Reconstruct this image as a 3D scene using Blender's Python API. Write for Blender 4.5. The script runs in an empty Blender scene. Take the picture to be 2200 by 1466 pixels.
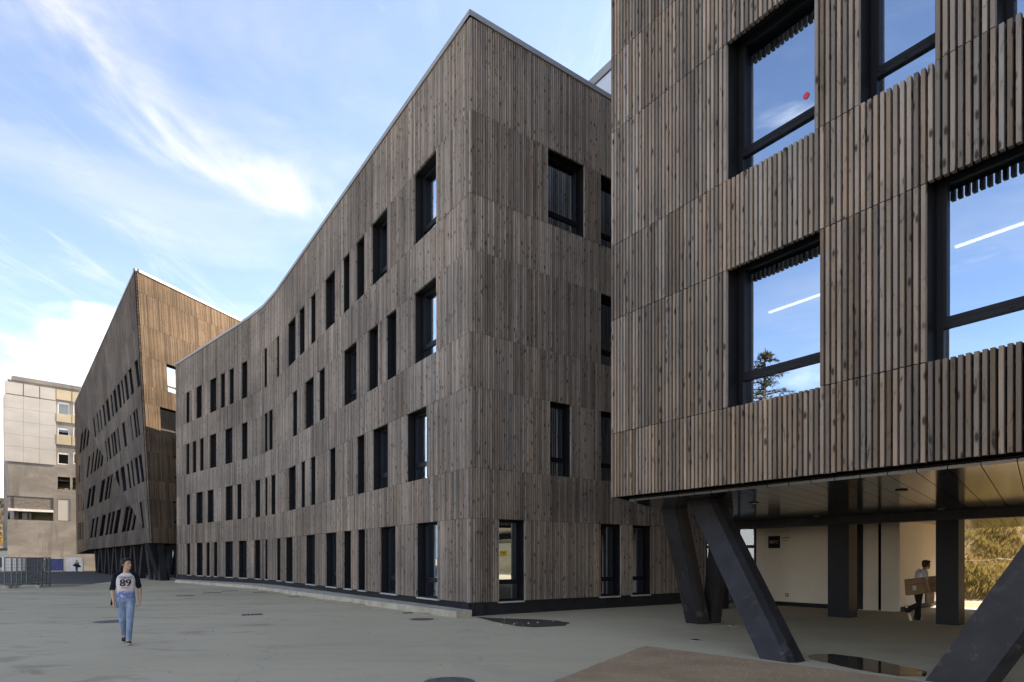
import bpy, bmesh, math, random
from mathutils import Vector, Matrix, noise
R = math.radians
random.seed(7)
scene = bpy.context.scene
COL = scene.collection
V = Vector

# ------------------------------------------------------------------ camera, sky, sun, exposure
cam_d = bpy.data.cameras.new('camera'); cam = bpy.data.objects.new('camera', cam_d); COL.objects.link(cam)
EYE = 1.75
cam.location = (0, 0, EYE); cam.rotation_euler = (R(90), 0, 0)
cam_d.sensor_width = 36; cam_d.lens = 21.6; cam_d.shift_y = 467 / 2200
cam_d.clip_start = .1; cam_d.clip_end = 9000
scene.camera = cam

SUN_AZ = math.atan2(.80, .60)         # measured from +Y towards +X
SUN_EL = R(31)
sun_d = bpy.data.lights.new('sun', 'SUN'); sun = bpy.data.objects.new('sun', sun_d); COL.objects.link(sun)
sun_d.energy = 2.1; sun_d.angle = R(.53); sun_d.color = (1, .92, .82)
sdir = V((math.sin(SUN_AZ) * math.cos(SUN_EL), math.cos(SUN_AZ) * math.cos(SUN_EL), math.sin(SUN_EL)))
sun.rotation_euler = sdir.to_track_quat('Z', 'Y').to_euler()

world = bpy.data.worlds.new('World'); scene.world = world; world.use_nodes = True
def build_world():
    nt = world.node_tree; nt.nodes.clear(); N = nt.nodes.new; L = nt.links.new
    def math_(op, a, b=None, c=None, clamp=False):
        n = N('ShaderNodeMath'); n.operation = op; n.use_clamp = clamp
        for i, v in enumerate((a, b, c)):
            if v is None: continue
            if isinstance(v, (int, float)): n.inputs[i].default_value = v
            else: L(v, n.inputs[i])
        return n.outputs[0]
    def ramp(v, lo, hi, smooth=True):
        n = N('ShaderNodeMapRange'); n.interpolation_type = 'SMOOTHSTEP' if smooth else 'LINEAR'
        L(v, n.inputs[0]); n.inputs[1].default_value = lo; n.inputs[2].default_value = hi
        return n.outputs[0]
    out = N('ShaderNodeOutputWorld'); bg = N('ShaderNodeBackground'); L(bg.outputs[0], out.inputs[0])
    sky = N('ShaderNodeTexSky'); sky.sky_type = 'NISHITA'; sky.sun_disc = False
    sky.sun_elevation = SUN_EL; sky.sun_rotation = SUN_AZ; sky.altitude = 250
    sky.air_density = 1.0; sky.dust_density = .4; sky.ozone_density = 2.2
    tc = N('ShaderNodeTexCoord'); sep = N('ShaderNodeSeparateXYZ'); L(tc.outputs['Generated'], sep.inputs[0])
    z = math_('MAXIMUM', sep.outputs[2], .02)
    px = math_('DIVIDE', sep.outputs[0], z); py = math_('DIVIDE', sep.outputs[1], z)     # where the ray meets the cloud layer
    cmb = N('ShaderNodeCombineXYZ'); L(px, cmb.inputs[0]); L(py, cmb.inputs[1])
    def noise_(scale, detail, rough, dist, sx=1, sy=1, rot=0, off=(0, 0, 0)):
        mp = N('ShaderNodeMapping'); mp.vector_type = 'POINT'
        mp.inputs['Scale'].default_value = (sx, sy, 1); mp.inputs['Rotation'].default_value = (0, 0, rot); mp.inputs['Location'].default_value = off
        L(cmb.outputs[0], mp.inputs[0]); n = N('ShaderNodeTexNoise'); L(mp.outputs[0], n.inputs['Vector'])
        n.inputs['Scale'].default_value = scale; n.inputs['Detail'].default_value = detail
        n.inputs['Roughness'].default_value = rough; n.inputs['Distortion'].default_value = dist
        return n.outputs['Fac']
    # thin veil and fibrous cirrus
    veil = ramp(noise_(1.1, 6, .58, .5, off=(.35, 1.9, 0)), .42, .78)
    fib = ramp(noise_(1.9, 10, .68, 1.0, sx=2.9, sy=.7, rot=R(28), off=(3.1, .4, 0)), .46, .80)
    fib = math_('MULTIPLY', fib, ramp(noise_(.7, 3, .5, .2, off=(8.2, 3.3, 0)), .36, .62))
    # a curved plume of cirrus
    wob = math_('MULTIPLY', math_('SUBTRACT', noise_(2.3, 6, .6, .3, off=(1.7, 5, 0)), .5), .26)
    ax = math_('SUBTRACT', px, -.30); ay = math_('SUBTRACT', py, 1.27)
    rad = math_('ADD', math_('SQRT', math_('ADD', math_('MULTIPLY', ax, ax), math_('MULTIPLY', ay, ay))), wob)
    ringd = math_('ABSOLUTE', math_('SUBTRACT', rad, .53))
    ring = math_('SUBTRACT', 1, ramp(ringd, .0, .15))
    side = ramp(math_('MULTIPLY', ax, -1), -.42, .12)
    ring = math_('MULTIPLY', math_('MULTIPLY', ring, side), ramp(noise_(2.6, 7, .56, .5, sx=1.7, sy=.8, rot=R(-14)), .30, .66))
    # heaped cloud low down, and a few small heaps higher up
    mp2 = N('ShaderNodeMapping'); mp2.inputs['Scale'].default_value = (1, 1, 2.4); mp2.inputs['Location'].default_value = (.4, .2, .3); L(tc.outputs['Generated'], mp2.inputs[0])
    cu = N('ShaderNodeTexNoise'); L(mp2.outputs[0], cu.inputs['Vector']); cu.inputs['Scale'].default_value = 4.2; cu.inputs['Detail'].default_value = 8; cu.inputs['Roughness'].default_value = .52; cu.inputs['Distortion'].default_value = .25
    el = math_('ADD', sep.outputs[2], math_('MULTIPLY', math_('SUBTRACT', .5, cu.outputs['Fac']), .75))
    bank = math_('SUBTRACT', 1, ramp(el, .0, .24))
    small = math_('MULTIPLY', ramp(cu.outputs['Fac'], .64, .76), .32)
    m = math_('ADD', math_('MULTIPLY', veil, VEIL), math_('MULTIPLY', fib, FIB))
    m = math_('MINIMUM', math_('ADD', m, math_('MULTIPLY', ring, PLUME)), .9)
    m2 = math_('MINIMUM', math_('ADD', bank, small), 1.0)
    mix = N('ShaderNodeMix'); mix.data_type = 'RGBA'; L(m, mix.inputs['Factor'])
    sc = N('ShaderNodeMix'); sc.data_type = 'RGBA'; sc.blend_type = 'MULTIPLY'; sc.inputs['Factor'].default_value = 1
    L(sky.outputs[0], sc.inputs['A']); sc.inputs['B'].default_value = (*SKYTINT, 1)
    L(sc.outputs['Result'], mix.inputs['A']); mix.inputs['B'].default_value = (*CIRRUS, 1)
    mixc = N('ShaderNodeMix'); mixc.data_type = 'RGBA'; L(m2, mixc.inputs['Factor']); L(mix.outputs['Result'], mixc.inputs['A']); mixc.inputs['B'].default_value = (*CUMULUS, 1)
    L(mixc.outputs['Result'], bg.inputs[0]); bg.inputs[1].default_value = .05
VEIL, FIB, PLUME = .20, .20, .40
SKYTINT = (.84, .90, 1.0); CIRRUS = (4.6, 4.7, 5.0); CUMULUS = (8.2, 8.3, 8.6)
build_world()
vs = scene.view_settings
vs.view_transform = 'Standard'; vs.look = 'None'; vs.gamma = 1; vs.use_curve_mapping = False
vs.exposure = 3.1
vs.use_white_balance = True; vs.white_balance_temperature = 8700; vs.white_balance_tint = 14     # the camera was set for open shade
scene.render.engine = 'CYCLES'

# ------------------------------------------------------------------ helpers
def gz(y):                                    # the yard falls a little towards the back
    return -.22 * min(1, max(0, (y - 18) / 35))
def tag(o, label=None, cat=None, group=None, kind=None):
    if label: o['label'] = label
    if cat: o['category'] = cat
    if group: o['group'] = group
    if kind: o['kind'] = kind
    return o
def empty(name, loc=(0, 0, 0), rz=0, parent=None):
    o = bpy.data.objects.new(name, None); COL.objects.link(o); o.location = loc; o.rotation_euler = (0, 0, rz)
    o.empty_display_size = .2
    if parent: o.parent = parent
    return o
class MB:
    def __init__(s): s.v = []; s.f = []; s.mi = []
    def add(s, pts, faces, mi=0):
        n = len(s.v); s.v += [tuple(p) for p in pts]; s.f += [tuple(i + n for i in f) for f in faces]; s.mi += [mi] * len(faces)
    def quad(s, a, b, c, d, mi=0): s.add([a, b, c, d], [(0, 1, 2, 3)], mi)
    def poly(s, pts, mi=0): s.add(pts, [tuple(range(len(pts)))], mi)
    def hexa(s, p, mi=0, back=True):          # p: 4 front then 4 back corners, counter-clockwise from outside
        f = [(0, 1, 2, 3), (4, 0, 3, 7), (1, 5, 6, 2), (3, 2, 6, 7), (4, 5, 1, 0)]
        if back: f.append((5, 4, 7, 6))
        s.add(p, f, mi)
    def box(s, c, size, mi=0, rot=None):
        x, y, z = [k / 2 for k in size]; c = V(c)
        pts = [V(q) for q in ((-x, -y, -z), (x, -y, -z), (x, -y, z), (-x, -y, z), (-x, y, -z), (x, y, -z), (x, y, z), (-x, y, z))]
        if rot is not None: pts = [rot @ q for q in pts]
        s.hexa([c + q for q in pts], mi)
    def prism(s, pts, z0, z1, mi=0, caps=True):
        n = len(pts); a = [(p[0], p[1], z0) for p in pts]; b = [(p[0], p[1], z1) for p in pts]
        fs = [(i, (i + 1) % n, n + (i + 1) % n, n + i) for i in range(n)]
        if caps: fs += [tuple(range(n - 1, -1, -1)), tuple(range(n, 2 * n))]
        s.add(a + b, fs, mi)
    def tube(s, path, rad, seg=8, mi=0, caps=True):
        path = [V(p) for p in path]; n = len(path)
        if not hasattr(rad, '__len__'): rad = [rad] * n
        up = None; base = len(s.v)
        for i, p in enumerate(path):
            t = (path[min(i + 1, n - 1)] - path[max(i - 1, 0)]).normalized()
            if up is None:
                up = V((0, 0, 1)) if abs(t.z) < .9 else V((0, 1, 0))
            e1 = up.cross(t).normalized(); e2 = t.cross(e1); up = e2
            r = rad[i]; r1, r2 = r if hasattr(r, '__len__') else (r, r)
            for k in range(seg):
                a = 2 * math.pi * k / seg
                s.v.append(tuple(p + e1 * math.cos(a) * r1 + e2 * math.sin(a) * r2))
        for i in range(n - 1):
            for k in range(seg):
                a = base + i * seg + k; b = base + i * seg + (k + 1) % seg
                s.f.append((a, b, b + seg, a + seg)); s.mi.append(mi)
        if caps:
            s.f.append(tuple(base + k for k in range(seg - 1, -1, -1))); s.f.append(tuple(base + (n - 1) * seg + k for k in range(seg))); s.mi += [mi, mi]
    def mesh(s, name, mats, smooth=False):
        me = bpy.data.meshes.new(name); me.from_pydata(s.v, [], s.f)
        for m in (mats if isinstance(mats, (list, tuple)) else [mats]): me.materials.append(m)
        me.polygons.foreach_set('material_index', s.mi)
        if smooth: me.polygons.foreach_set('use_smooth', [True] * len(me.polygons))
        me.update(); return me
    def build(s, name, mats, parent=None, smooth=False, kind=None, recentre=True):
        me = s.mesh(name, mats, smooth)
        o = bpy.data.objects.new(name, me); COL.objects.link(o)
        if parent:
            o.parent = parent
        if kind: o['kind'] = kind
        return o

# ------------------------------------------------------------------ materials
def new_mat(name):
    m = bpy.data.materials.new(name); m.use_nodes = True; nt = m.node_tree; nt.nodes.clear()
    out = nt.nodes.new('ShaderNodeOutputMaterial'); b = nt.nodes.new('ShaderNodeBsdfPrincipled'); nt.links.new(b.outputs[0], out.inputs[0])
    return m, nt, b, out
class NG:
    def __init__(s, nt): s.nt = nt; s.N = nt.nodes.new; s.L = nt.links.new
    def m(s, op, a, b=None, c=None, clamp=False):
        n = s.N('ShaderNodeMath'); n.operation = op; n.use_clamp = clamp
        for i, v in enumerate((a, b, c)):
            if v is None: continue
            if isinstance(v, (int, float)): n.inputs[i].default_value = v
            else: s.L(v, n.inputs[i])
        return n.outputs[0]
    def rng(s, v, lo, hi, a=0, b=1, smooth=True):
        n = s.N('ShaderNodeMapRange'); n.interpolation_type = 'SMOOTHSTEP' if smooth else 'LINEAR'
        s.L(v, n.inputs[0]); n.inputs[1].default_value = lo; n.inputs[2].default_value = hi; n.inputs[3].default_value = a; n.inputs[4].default_value = b
        return n.outputs[0]
    def pos(s, scale=(1, 1, 1), rot=(0, 0, 0), loc=(0, 0, 0), obj=False):
        if obj: src = s.N('ShaderNodeTexCoord').outputs['Object']
        else: src = s.N('ShaderNodeNewGeometry').outputs['Position']
        mp = s.N('ShaderNodeMapping'); mp.inputs['Scale'].default_value = scale; mp.inputs['Rotation'].default_value = rot; mp.inputs['Location'].default_value = loc
        s.L(src, mp.inputs[0]); return mp.outputs[0]
    def noise(s, vec, scale=1, detail=4, rough=.5, dist=0):
        n = s.N('ShaderNodeTexNoise'); s.L(vec, n.inputs['Vector']); n.inputs['Scale'].default_value = scale
        n.inputs['Detail'].default_value = detail; n.inputs['Roughness'].default_value = rough; n.inputs['Distortion'].default_value = dist
        return n.outputs['Fac']
    def mix(s, f, a, b, blend='MIX'):
        n = s.N('ShaderNodeMix'); n.data_type = 'RGBA'; n.blend_type = blend
        for k, v in (('Factor', f), ('A', a), ('B', b)):
            if isinstance(v, (int, float)): n.inputs[k].default_value = v
            elif isinstance(v, tuple): n.inputs[k].default_value = (*v, 1) if len(v) == 3 else v
            else: s.L(v, n.inputs[k])
        return n.outputs['Result']
    def sep(s, v):
        n = s.N('ShaderNodeSeparateXYZ'); s.L(v, n.inputs[0]); return n.outputs
    def bump(s, h, strength=.3, dist=.02):
        n = s.N('ShaderNodeBump'); s.L(h, n.inputs['Height']); n.inputs['Strength'].default_value = strength; n.inputs['Distance'].default_value = dist; return n.outputs[0]
def plain(name, col, rough=.6, metal=0, var=.12, scale=3, spec=.5, bump=0):
    m, nt, b, out = new_mat(name); g = NG(nt)
    n = g.noise(g.pos(), scale, 6, .6)
    c = g.mix(g.rng(n, .3, .7), tuple(k * (1 - var) for k in col), tuple(min(1, k * (1 + var)) for k in col))
    nt.links.new(c, b.inputs['Base Color']); b.inputs['Roughness'].default_value = rough; b.inputs['Metallic'].default_value = metal
    b.inputs['Specular IOR Level'].default_value = spec
    if bump: nt.links.new(g.bump(g.noise(g.pos(), scale * 12, 5, .6), bump), b.inputs['Normal'])
    return m
def wood(name, grey, dark, brown, zb0, zb1, brown_lo, brown_hi, knots=1.0):
    m, nt, b, out = new_mat(name); g = NG(nt)
    geo = nt.nodes.new('ShaderNodeNewGeometry'); oi = nt.nodes.new('ShaderNodeObjectInfo')
    rnd = g.m('FRACT', g.m('ADD', geo.outputs['Random Per Island'], g.m('MULTIPLY', oi.outputs['Random'], 7.31)))
    rnd2 = g.m('FRACT', g.m('MULTIPLY', rnd, 13.7))
    rnd3 = g.m('FRACT', g.m('MULTIPLY', rnd, 37.1))
    P = geo.outputs['Position']
    sx = g.sep(P)
    # every slat gets its own piece of timber: shift the pattern by its random number
    off = nt.nodes.new('ShaderNodeCombineXYZ'); g.L(g.m('MULTIPLY', rnd, 91), off.inputs[2])
    add = nt.nodes.new('ShaderNodeVectorMath'); add.operation = 'ADD'; g.L(P, add.inputs[0]); g.L(off.outputs[0], add.inputs[1])
    def mp(scale):
        n = nt.nodes.new('ShaderNodeMapping'); n.inputs['Scale'].default_value = scale; g.L(add.outputs[0], n.inputs[0]); return n.outputs[0]
    grain = g.noise(mp((55, 55, 2.2)), 1, 6, .65, .4)
    cloud = g.noise(mp((2.5, 2.5, .9)), 1, 3, .5)
    zone = g.noise(g.pos((.22, .22, .35)), 1, 3, .5)
    # knots: sparse dark spots, stretched upwards
    vo = nt.nodes.new('ShaderNodeTexVoronoi'); vo.inputs['Scale'].default_value = 1; vo.inputs['Randomness'].default_value = 1
    g.L(mp((9, 9, 3.4)), vo.inputs['Vector'])
    keep = g.m('GREATER_THAN', g.sep(vo.outputs['Color'])[0], .52)
    kn = g.m('MULTIPLY', g.rng(vo.outputs['Distance'], .12, .31, 1, 0), keep)
    smear = g.m('MULTIPLY', g.rng(g.noise(mp((9, 9, 3.0)), 1, 4, .6, 1.2), .57, .74), .8)
    kn = g.m('MULTIPLY', g.m('MAXIMUM', kn, smear), knots, clamp=True)
    bf = g.m('ADD', g.rng(sx[2], zb0, zb1, brown_lo, brown_hi), g.m('MULTIPLY', g.m('SUBTRACT', rnd2, .5), .8))
    bf = g.m('ADD', bf, g.m('MULTIPLY', g.m('SUBTRACT', zone, .5), .8), clamp=True)
    c = g.mix(bf, grey, brown)
    c = g.mix(g.m('MULTIPLY', g.rng(grain, .35, .7), .5), c, tuple(k * 1.35 for k in grey))
    v = g.m('ADD', .62, g.m('MULTIPLY', rnd3, .74)); v = g.m('MULTIPLY', v, g.rng(cloud, .2, .8, .84, 1.14))
    # the cladding was fitted panel by panel: each has its own batch of boards
    idx = None
    for lv in (2.97, 4.49, 6.95, 8.58, 11.08, 12.75, 15.3): q = g.m('GREATER_THAN', sx[2], lv); idx = q if idx is None else g.m('ADD', idx, q)
    i2 = g.m('FLOOR', g.m('DIVIDE', g.m('SUBTRACT', g.m('MULTIPLY', sx[0], .584), g.m('MULTIPLY', sx[1], .811)), 2.9))
    wn = nt.nodes.new('ShaderNodeTexWhiteNoise'); wn.noise_dimensions = '2D'; cw_ = nt.nodes.new('ShaderNodeCombineXYZ'); g.L(idx, cw_.inputs[0]); g.L(i2, cw_.inputs[1]); g.L(cw_.outputs[0], wn.inputs['Vector'])
    v = g.m('MULTIPLY', v, g.m('ADD', .84, g.m('MULTIPLY', wn.outputs['Value'], .30))); v = g.m('MULTIPLY', v, g.rng(zone, .3, .7, .82, 1.16))
    vv = nt.nodes.new('ShaderNodeCombineXYZ'); [g.L(v, vv.inputs[i]) for i in range(3)]
    c = g.mix(1.0, c, vv.outputs[0], 'MULTIPLY')
    c = g.mix(g.m('MULTIPLY', kn, .88), c, dark)
    g.L(c, b.inputs['Base Color']); b.inputs['Roughness'].default_value = .8; b.inputs['Specular IOR Level'].default_value = .08
    g.L(g.bump(grain, .25, .004), b.inputs['Normal'])
    return m
M = {}
M['wood_a'] = wood('weathered_larch', (.185, .177, .170), (.022, .019, .018), (.255, .182, .128), 3, 9, .85, .28)
M['wood_b'] = wood('weathered_larch_grey', (.225, .216, .208), (.024, .021, .020), (.225, .172, .132), 1, 10, .85, .22)
M['wood_c'] = wood('weathered_larch_dark', (.115, .110, .108), (.03, .027, .026), (.125, .098, .080), 2, 12, .55, .25, .5)
M['wood_c2'] = wood('weathered_larch_brown', (.135, .106, .082), (.03, .025, .022), (.155, .112, .078), 2, 12, .6, .5, .7)
M['membrane'] = plain('black_membrane', (.004, .004, .005), .9, spec=.05)
M['batten'] = plain('batten', (.03, .03, .034), .7, spec=.1)
M['frame'] = plain('dark_frame', (.010, .012, .017), .45, 0, .1, 4, .14)
M['reveal'] = plain('dark_reveal', (.008, .009, .011), .55, 0, .1, 4, .12)
M['coping'] = plain('zinc_coping', (.25, .27, .29), .5, .3, .08, 1)
M['plinth'] = plain('charcoal_render', (.020, .021, .025), .8, 0, .2, 1.5, .15)
M['sill'] = plain('grey_sill', (.4, .4, .39), .6)
M['interior'] = plain('interior_dark', (.06, .058, .055), .8)
M['roof'] = plain('roof_membrane', (.12, .12, .12), .9)
M['white_clad'] = plain('pale_metal_cladding', (.62, .65, .69), .35, .5, .05, 1)
M['white_wall'] = plain('cream_wall', (.55, .51, .44), .7, 0, .05, .7)
M['steel'] = None
def glass(name, refl, tint):
    m, nt, b, out = new_mat(name); nt.nodes.remove(b); g = NG(nt)
    gl = nt.nodes.new('ShaderNodeBsdfGlossy'); gl.inputs['Roughness'].default_value = 0; gl.inputs['Color'].default_value = (.66, .82, 1, 1)
    wv = g.noise(g.pos((.8, .8, .5)), 1, 2, .5)
    g.L(g.bump(wv, .02, .05), gl.inputs['Normal'])
    tr = nt.nodes.new('ShaderNodeBsdfTransparent'); tr.inputs['Color'].default_value = (*tint, 1)
    fr = nt.nodes.new('ShaderNodeFresnel'); fr.inputs['IOR'].default_value = 1.5
    f = g.m('ADD', refl, g.m('MULTIPLY', fr.outputs[0], 1 - refl), clamp=True)
    mx = nt.nodes.new('ShaderNodeMixShader'); g.L(f, mx.inputs[0]); g.L(tr.outputs[0], mx.inputs[1]); g.L(gl.outputs[0], mx.inputs[2]); g.L(mx.outputs[0], out.inputs[0])
    return m
M['glass'] = glass('coated_glass', .58, (.34, .37, .38))
M['glass_dim'] = glass('clear_glass', .12, (.6, .62, .6))
def steel():
    m, nt, b, out = new_mat('dark_painted_steel'); g = NG(nt)
    n = g.noise(g.pos(), 2.2, 6, .6); d = g.noise(g.pos((3, 3, 3), loc=(5, 1, 2)), 1.5, 5, .55, .5)
    c = g.mix(g.rng(n, .3, .7), (.016, .016, .019), (.027, .027, .031))
    z = g.sep(g.pos())[2]
    dust = g.m('MULTIPLY', g.rng(d, .56, .74), g.rng(z, 2.4, .4, 0, .75))
    c = g.mix(g.m('MULTIPLY', dust, .55), c, (.12, .117, .115))
    g.L(c, b.inputs['Base Color']); b.inputs['Roughness'].default_value = .5; b.inputs['Specular IOR Level'].default_value = .22
    return m
M['steel'] = steel()
def soffit_mat():
    m, nt, b, out = new_mat('bronze_soffit'); g = NG(nt)
    n = g.noise(g.pos((.5, .5, .5)), 1, 3, .5)
    c = g.mix(n, (.026, .024, .022), (.036, .034, .031)); g.L(c, b.inputs['Base Color'])
    b.inputs['Metallic'].default_value = .3; b.inputs['Roughness'].default_value = .12; b.inputs['Specular IOR Level'].default_value = .35
    b.inputs['Base Color'].default_value = (.1, .1, .1, 1)
    g.L(g.bump(g.noise(g.pos((1.2, 1.2, 1)), 1, 2, .5), .04, .05), b.inputs['Normal'])
    return m
M['soffit'] = soffit_mat()
def concrete_ground():
    m, nt, b, out = new_mat('yard_concrete'); g = NG(nt)
    P = g.pos(); s = g.sep(P)
    big = g.noise(g.pos((.10, .22, 1)), 1, 5, .55, .6); mid = g.noise(g.pos((.7, 1.1, 1)), 1, 7, .62, .5); fine = g.noise(P, 45, 3, .6)
    c = g.mix(g.rng(big, .32, .68), (.51, .42, .285), (.57, .475, .33))
    c = g.mix(g.m('MULTIPLY', g.rng(mid, .5, .78), .22), c, (.35, .315, .25))
    blot = g.noise(g.pos((.35, .5, 1), loc=(3, 8, 0)), 1, 6, .68, 1.0)
    c = g.mix(g.m('MULTIPLY', g.rng(blot, .52, .66), .26), c, (.35, .315, .25))
    swirl = g.noise(g.pos((.5, .9, 1), rot=(0, 0, R(35)), loc=(1, 2, 0)), 1.6, 8, .7, 2.2)
    c = g.mix(g.m('MULTIPLY', g.rng(swirl, .55, .63), .20), c, (.31, .275, .21))
    cr = nt.nodes.new('ShaderNodeTexVoronoi'); cr.feature = 'DISTANCE_TO_EDGE'; cr.inputs['Scale'].default_value = .16
    wv = nt.nodes.new('ShaderNodeVectorMath'); wv.operation = 'ADD'; g.L(P, wv.inputs[0]); nn = nt.nodes.new('ShaderNodeTexNoise'); nn.inputs['Scale'].default_value = 1.1; nn.inputs['Detail'].default_value = 5; g.L(P, nn.inputs['Vector']); g.L(nn.outputs['Color'], wv.inputs[1]); g.L(wv.outputs[0], cr.inputs['Vector'])
    crk = g.m('MULTIPLY', g.rng(cr.outputs['Distance'], .0012, .004, 1, 0), g.rng(g.noise(P, .35, 3, .5), .45, .6))
    c = g.mix(g.m('MULTIPLY', crk, .3), c, (.25, .21, .16))
    tracks = g.noise(g.pos((.16, 2.4, 1), rot=(0, 0, R(-24))), 1, 6, .6, .3)
    c = g.mix(g.m('MULTIPLY', g.rng(tracks, .60, .74), .16), c, (.30, .255, .185))
    # silt that has washed over the far left of the yard
    sil = g.m('MULTIPLY', g.rng(s[1], 11, 36), g.rng(s[0], 2, -16))
    sil = g.m('MULTIPLY', sil, g.rng(g.noise(g.pos((.12, .3, 1), loc=(4, 2, 0)), 1, 4, .5), .25, .65))
    c = g.mix(g.m('MULTIPLY', sil, .75), c, (.34, .30, .19))
    mud = g.m('MULTIPLY', g.rng(g.noise(g.pos((.45, 1.0, 1), loc=(9, 4, 0)), 1, 6, .65, .6), .54, .66), g.rng(s[0], -2.5, -7.0))
    c = g.mix(g.m('MULTIPLY', mud, .5), c, (.25, .185, .12))
    spk = nt.nodes.new('ShaderNodeTexVoronoi'); spk.inputs['Scale'].default_value = 1.5; g.L(P, spk.inputs['Vector'])
    sp = g.m('MULTIPLY', g.rng(spk.outputs['Distance'], .03, .055, 1, 0), g.m('GREATER_THAN', g.sep(spk.outputs['Color'])[1], .72))
    c = g.mix(g.m('MULTIPLY', sp, .7), c, (.14, .12, .10))
    c = g.mix(g.m('MULTIPLY', g.rng(fine, .3, .7), .10), c, (.25, .23, .19))
    g.L(c, b.inputs['Base Color']); b.inputs['Roughness'].default_value = .8; b.inputs['Specular IOR Level'].default_value = .12
    g.L(g.bump(g.noise(P, 30, 5, .65), .18, .01), b.inputs['Normal'])
    return m
M['ground'] = concrete_ground()
def granular(name, a, bcol, scale, bump=.6):
    m, nt, b, out = new_mat(name); g = NG(nt); P = g.pos()
    n = g.noise(P, scale, 5, .7); big = g.noise(P, .9, 5, .6); st = g.noise(g.pos((1, 6, 1), rot=(0, 0, R(20))), 1.5, 5, .6)
    c = g.mix(g.rng(n, .32, .68), a, bcol)
    c = g.mix(g.m('MULTIPLY', g.rng(big, .35, .7), .45), c, tuple(k * .62 for k in a))
    c = g.mix(g.m('MULTIPLY', g.rng(st, .5, .72), .35), c, tuple(min(1, k * 1.15) for k in bcol))
    g.L(c, b.inputs['Base Color']); b.inputs['Roughness'].default_value = .9; b.inputs['Specular IOR Level'].default_value = .2
    g.L(g.bump(n, bump, .02), b.inputs['Normal']); return m
M['gravel'] = granular('bound_gravel', (.36, .235, .14), (.50, .345, .215), 38)
M['asphalt'] = granular('asphalt', (.065, .060, .055), (.095, .088, .08), 30, .3)
M['soil'] = granular('damp_soil', (.06, .046, .034), (.10, .077, .056), 25)
M['earth'] = granular('dry_earth', (.20, .15, .10), (.30, .24, .16), 9)
M['kerb'] = plain('kerb_concrete', (.38, .35, .28), .8, 0, .2, 2, bump=.2)
M['iron'] = plain('cast_iron', (.12, .115, .11), .6, .2, .25, 20, bump=.4)

# ------------------------------------------------------------------ geometry of the place (metres; x right, y away from the viewer)
FPX = 1320.0
def ur(px): return (px - 1100) / FPX              # measured bearing of an edge, as x/y
def at(px, py, d): return V((ur(px) * d, d, EYE + (1200 - py) / FPX * d))
def on_ground(px, py):
    d = 12.0
    for _ in range(20): d = (EYE - gz(d)) * FPX / (py - 1200)
    return V((ur(px) * d, d, gz(d)))
def wmat(o):
    m = o.matrix_basis.copy()
    return wmat(o.parent) @ o.matrix_parent_inverse @ m if o.parent else m
def attach(o, parent):
    o.parent = parent; o.matrix_parent_inverse = wmat(parent).inverted(); return o
def put(mb, name, mats, parent=None, smooth=False, kind=None):
    o = mb.build(name, mats, None, smooth, kind)
    if parent: attach(o, parent)
    return o
def clip_poly(poly, a, b, keep_left=True):        # Sutherland-Hodgman against the line a->b
    out = []; n = len(poly)
    def side(p): return (b[0] - a[0]) * (p[1] - a[1]) - (b[1] - a[1]) * (p[0] - a[0])
    for i in range(n):
        p, q = poly[i], poly[(i + 1) % n]; sp, sq = side(p), side(q)
        if sp >= 0: out.append(p)
        if sp * sq < 0:
            t = sp / (sp - sq); out.append((p[0] + (q[0] - p[0]) * t, p[1] + (q[1] - p[1]) * t))
    return out
def clip_convex(poly, conv):
    ar = sum(conv[i][0] * conv[(i + 1) % len(conv)][1] - conv[(i + 1) % len(conv)][0] * conv[i][1] for i in range(len(conv)))
    c = conv if ar > 0 else conv[::-1]
    for i in range(len(c)):
        poly = clip_poly(poly, c[i], c[(i + 1) % len(c)])
        if len(poly) < 3: return []
    return poly
def zspan(poly, u):
    zs = []
    for i in range(len(poly)):
        (u0, z0), (u1, z1) = poly[i], poly[(i + 1) % len(poly)]
        if (u0 - u) * (u1 - u) <= 0 and abs(u1 - u0) > 1e-9: zs.append(z0 + (z1 - z0) * (u - u0) / (u1 - u0))
    return (min(zs), max(zs)) if len(zs) > 1 else None

class Facet:
    """one flat face of a building: u along the horizontal, z up, n out of the face"""
    def __init__(s, O, H, N, S=V((0, 0, 1))):
        s.O = V(O); s.H = V(H).normalized(); s.N = V(N).normalized(); s.S = V(S)
    def P(s, u, z, n=0): return s.O + s.H * u + s.S * (z - s.O.z) + s.N * n
    def uz(s, p): p = V(p); return ((p - s.O - s.S * (p.z - s.O.z)).dot(s.H), p.z)
    def u_at(s, px, z):
        U = ur(px); dz = z - s.O.z
        return (U * (s.O.y + s.S.y * dz) - (s.O.x + s.S.x * dz)) / (s.H.x - U * s.H.y)
    def box(s, mb, u0, u1, z0, z1, n0, n1, mi=0, back=True):
        q = [s.P(u0, z0, n1), s.P(u1, z0, n1), s.P(u1, z1, n1), s.P(u0, z1, n1), s.P(u0, z0, n0), s.P(u1, z0, n0), s.P(u1, z1, n0), s.P(u0, z1, n0)]
        if s.H.cross(V((0, 0, 1))).dot(s.N) < 0: q = [q[1], q[0], q[3], q[2], q[5], q[4], q[7], q[6]]
        mb.hexa(q, mi, back)

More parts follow.
